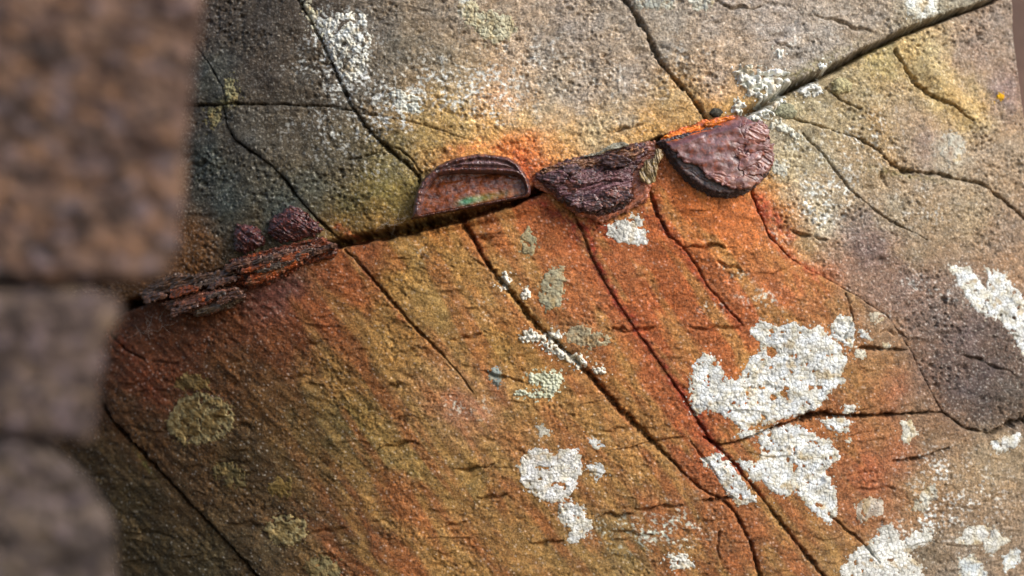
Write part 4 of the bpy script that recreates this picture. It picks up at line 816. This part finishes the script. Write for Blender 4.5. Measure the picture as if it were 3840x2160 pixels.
# -- loose bits caught on the iron
o = slab('dry_leaf', k2((1300,470),(1350,475),(1372,540),(1325,610),(1312,690),(1290,795),(1230,812),(1150,775),(1135,700),(1180,640),(1195,580),(1280,560)), 56, 0, 70, 16, 8, ((132, 112, 72), (104, 82, 50), (160, 136, 100)), None, 120, jag=(3, 14, 3), bot=42, rnd=4, step=1.8)
setp(o, 'crumpled olive-brown leaf scrap between the flaky lump and thick plate', 'leaf')
o = slab('stone_flake', k2((620,535),(740,505),(830,450),(900,412),(1000,400),(1055,430),(940,472),(850,472),(760,525),(660,545)), 48, 0, -18, 12, 5, ((150, 146, 128), (110, 104, 90), (176, 172, 156)), None, 121, jag=(3, 14, 3), bot=30, rnd=4, step=1.8, side=(90, 84, 72), mat=M_ROCK)
setp(o, 'curled pale grey stone flake on top of the flaky iron lump', 'stone flake')
def pebble(label, x, y, r, hgt, c, seed):
    q = P([(x, y)])[0]; base = float(samp(H, np.array([q[0]]), np.array([q[1]]))[0])
    o = piece('pebble', blob(x, y, r, r * .75, 16, seed), lambda u, v, s: base - 4 + hgt * np.sqrt(np.clip(1 - (1 - np.clip(s / (r * .8), 0, 1)) ** 2, 0, 1)) + 1.5 * fbm(u / 10, v / 10, 3, seed), lambda u, v, s: HR(u, v) - 12, lambda u, v, s, t: rust(u, v, c, tuple(int(k * .8) for k in c), tuple(min(255, int(k * 1.15)) for k in c), seed, 20), M_ROCK, None, step=1.8, jag=(2, 14, 2), seed=seed)
    setp(o, label, 'pebble')
pebble('small dark pebble lodged above the orange edge of the thick plate', 2682, 423, 24, 20, (72, 68, 58), 130)
pebble('grey-green rounded stone beside the lumpy white lichen', 2945, 420, 44, 26, (140, 138, 112), 131)
pebble('pale yellowish stone right of the lumpy white lichen', 3160, 322, 42, 26, (168, 158, 118), 132)

# ------------------------------------------------------------------ cobwebs: fine strands spanning the joint
def cobweb(label, cx, cy, rx, ry, n, seed):
    r = np.random.RandomState(seed); co = []; qd = []
    for i in range(n):
        q0 = P([(cx + rx * (r.rand() * 2 - 1), cy + ry * (r.rand() * 2 - 1))])[0]; ang = r.rand() * 6.28; L = 18 + 55 * r.rand()
        q1 = q0 + L * np.array([math.cos(ang), math.sin(ang)]); N = 7
        h0, h1 = [float(samp(H, np.array([q[0]]), np.array([q[1]]))[0]) + 3 for q in (q0, q1)]; sag = 6 * r.rand(); b0 = len(co)
        for k in range(N):
            t = k / (N - 1); u = q0[0] + (q1[0] - q0[0]) * t + 5 * math.sin(t * 5 + i); v = q0[1] + (q1[1] - q0[1]) * t + sag * math.sin(math.pi * t)
            h = max(h0 + (h1 - h0) * t, float(samp(H, np.array([u]), np.array([v]))[0]) + 2); y = float(back(np.array(u), np.array(v))) - h * K
            w = .00010
            for dx, dy in ((0, 1), (.87, -.5), (-.87, -.5)): co.append(((u - 1920) * K + w * dx * math.sin(ang), y + w * dy, (1080 - v) * K + w * dx * math.cos(ang)))
        for k in range(N - 1):
            for c in range(3):
                a_ = b0 + 3 * k + c; b_ = b0 + 3 * k + (c + 1) % 3; qd.append((a_, b_, b_ + 3, a_ + 3))
    o = mesh_obj('cobweb', np.array(co), np.array(qd), np.tile(lin((176, 168, 156)), (len(co), 1)), M_LICHEN)
    setp(o, label, 'cobweb')
cobweb('wisp of cobweb in the dark hole below the crumbling iron strip', 560, 1215, 60, 34, 16, 4)
cobweb('wisp of cobweb in the joint left of the half-round iron cap', 1490, 835, 40, 30, 14, 8)

# ------------------------------------------------------------------ out-of-focus stones in front, at the left; stretched out of view to block sky light
FD = 0.62                                   # camera to their front faces
def front_stone(label, poly, seed, deep, base):
    f = FD / DIST; q = np.array([(1920 + (x - 1920) * f, 1080 + (y - 1080) * f) for x, y in poly])
    stp = 4.0; lo = q.min(0) - 8; hi = q.max(0) + 8
    us = np.arange(lo[0], hi[0], stp); vs_ = np.arange(lo[1], hi[1], stp)
    if len(us) > 260: us = np.concatenate([np.linspace(lo[0], -200, 90)[:-1], np.arange(-200, hi[0], stp)]) if lo[0] < -400 else us
    u, v = np.meshgrid(us, vs_)
    s = sdf(q, u, v) + 7 * fbm(u / 110, v / 110, 3, seed) + 6 * fbm(u / 34, v / 34, 3, seed + 11)
    mp = s > 0; mq = mp[:-1, :-1] & mp[1:, :-1] & mp[:-1, 1:] & mp[1:, 1:]
    R = 34.0; t = np.clip(s / R, 0, 1); prof = R * np.sqrt(1 - (1 - t) ** 2)
    h = prof + 9 * fbm(u / 120, v / 100, 3, seed + 1) + 6 * fbm(u / 34, v / 30, 3, seed + 2)
    f1, f2, idv = voronoi(u / 62, v / 50, seed); h -= 24 * np.clip(.40 - f1, 0, 1) * (idv > .5)
    y0 = -DIST + FD + .012
    n1 = fbm(u / 110, v / 85, 3, seed + 5, .6); n2 = fbm(u / 92 + .6 * n1, v / 60 + .5 * n1, 3, seed + 6, .6); n3 = fbm(u / 55, v / 42, 2, seed + 7)
    c = blend(base[0], base[1], .4 + 1.1 * n1)
    c = c + np.clip(n2 * 1.7 - .4, 0, .7)[..., None] * (lin(base[2]) - c)
    c = c + np.clip(-n2 * 3.0 - .6, 0, .95)[..., None] * (lin((46, 38, 34)) - c)
    c = c + np.clip(n3 * 2.2 - .6, 0, .7)[..., None] * (lin((116, 100, 100)) - c)
    c = c * .84
    top = to_world(u, v, y0 - h * K)
    cx = q[:, 0].min(); bu = u - 520
    bot = to_world(bu, v, np.full(u.shape, y0 + deep))
    cs = .84 * blend(base[0], base[1], .5 + .9 * fbm(u / 300, v / 60, 3, seed + 8))
    co, fq, ti = solid(mq, top, bot, c, cs)
    o = mesh_obj('stone_block', co, fq, ti, M_STONE); setp(o, label, 'stone', 'blurred stones stacked at the left')
front_stone('tall blurred brown stone filling the upper left, topmost of the stack', [(-4200,-2600),(850,-2600),(790,-900),(765,-200),(752,0),(738,120),(722,200),(708,320),(690,480),(672,640),(660,800),(652,930),(640,1000),(600,1050),(540,1072),(400,1074),(0,1072),(-4200,1072)], 2001, .22, ((76, 57, 48), (112, 87, 71), (142, 106, 78)))
front_stone('middle blurred grey-brown stone at the left, narrower than the one above', [(-4200,1078),(0,1080),(370,1082),(424,1108),(432,1150),(406,1210),(372,1280),(356,1380),(350,1480),(342,1570),(338,1640),(322,1676),(280,1684),(160,1664),(0,1644),(-4200,1644)], 2002, .24, ((66, 54, 49), (96, 80, 72), (116, 97, 78)))
front_stone('lowest blurred round-shouldered stone in the bottom left corner', [(-4200,1652),(0,1654),(70,1672),(150,1704),(220,1738),(290,1790),(345,1860),(386,1940),(410,2020),(418,2120),(424,2300),(430,3000),(440,7900),(-4200,7900)], 2003, .24, ((66, 56, 50), (94, 81, 73), (112, 95, 77)))

# ------------------------------------------------------------------ ground and the rock further back
def sheet(name, x0, x1, y0, y1, z, n, colr, amp):
    xs = np.linspace(x0, x1, n); ys = np.linspace(y0, y1, n); X, Y = np.meshgrid(xs, ys)
    Z = z + amp * fbm(X / 1.3, Y / 1.3, 4, 3000); idx = np.arange(n * n).reshape(n, n)
    q = np.column_stack([idx[:-1, :-1].ravel(), idx[:-1, 1:].ravel(), idx[1:, 1:].ravel(), idx[1:, :-1].ravel()])
    t = blend(colr, tuple(int(k * .75) for k in colr), .5 + fbm(X, Y, 3, 3010))
    return mesh_obj(name, np.stack([X, Y, Z], -1).reshape(-1, 3), q, t.reshape(-1, 3), M_DUST)
setp(sheet('ground', -60, 60, -60, 60, -.86, 160, (120, 100, 78), .03), kind='structure')
th, ph_ = np.meshgrid(np.linspace(0, 2 * np.pi, 121), np.linspace(0, np.pi, 61))
rr = 1 + .12 * fbm(th * 1.6, ph_ * 2.2, 4, 3100) * np.sin(ph_)
rr[:, -1] = rr[:, 0]
bx = np.sign(np.cos(th)) * np.abs(np.cos(th)) ** .7 * np.abs(np.sin(ph_)) ** .7; by = np.sign(np.sin(th)) * np.abs(np.sin(th)) ** .7 * np.abs(np.sin(ph_)) ** .7; bz = np.sign(np.cos(ph_)) * np.abs(np.cos(ph_)) ** .7
cob = np.stack([1.25 + .9 * rr * bx, 1.5 + .7 * rr * by, .15 + 1.1 * rr * bz], -1)
idx = np.arange(61 * 121).reshape(61, 121); qb = np.column_stack([idx[:-1, :-1].ravel(), idx[1:, :-1].ravel(), idx[1:, 1:].ravel(), idx[:-1, 1:].ravel()])
o = mesh_obj('boulder', cob.reshape(-1, 3), qb, blend((124, 100, 88), (96, 78, 70), .5 + fbm(cob[..., 0] * 4, cob[..., 2] * 4, 3, 3200)).reshape(-1, 3), M_STONE)
setp(o, 'blurred brown boulder seen past the right edge of the rock face', 'rock')
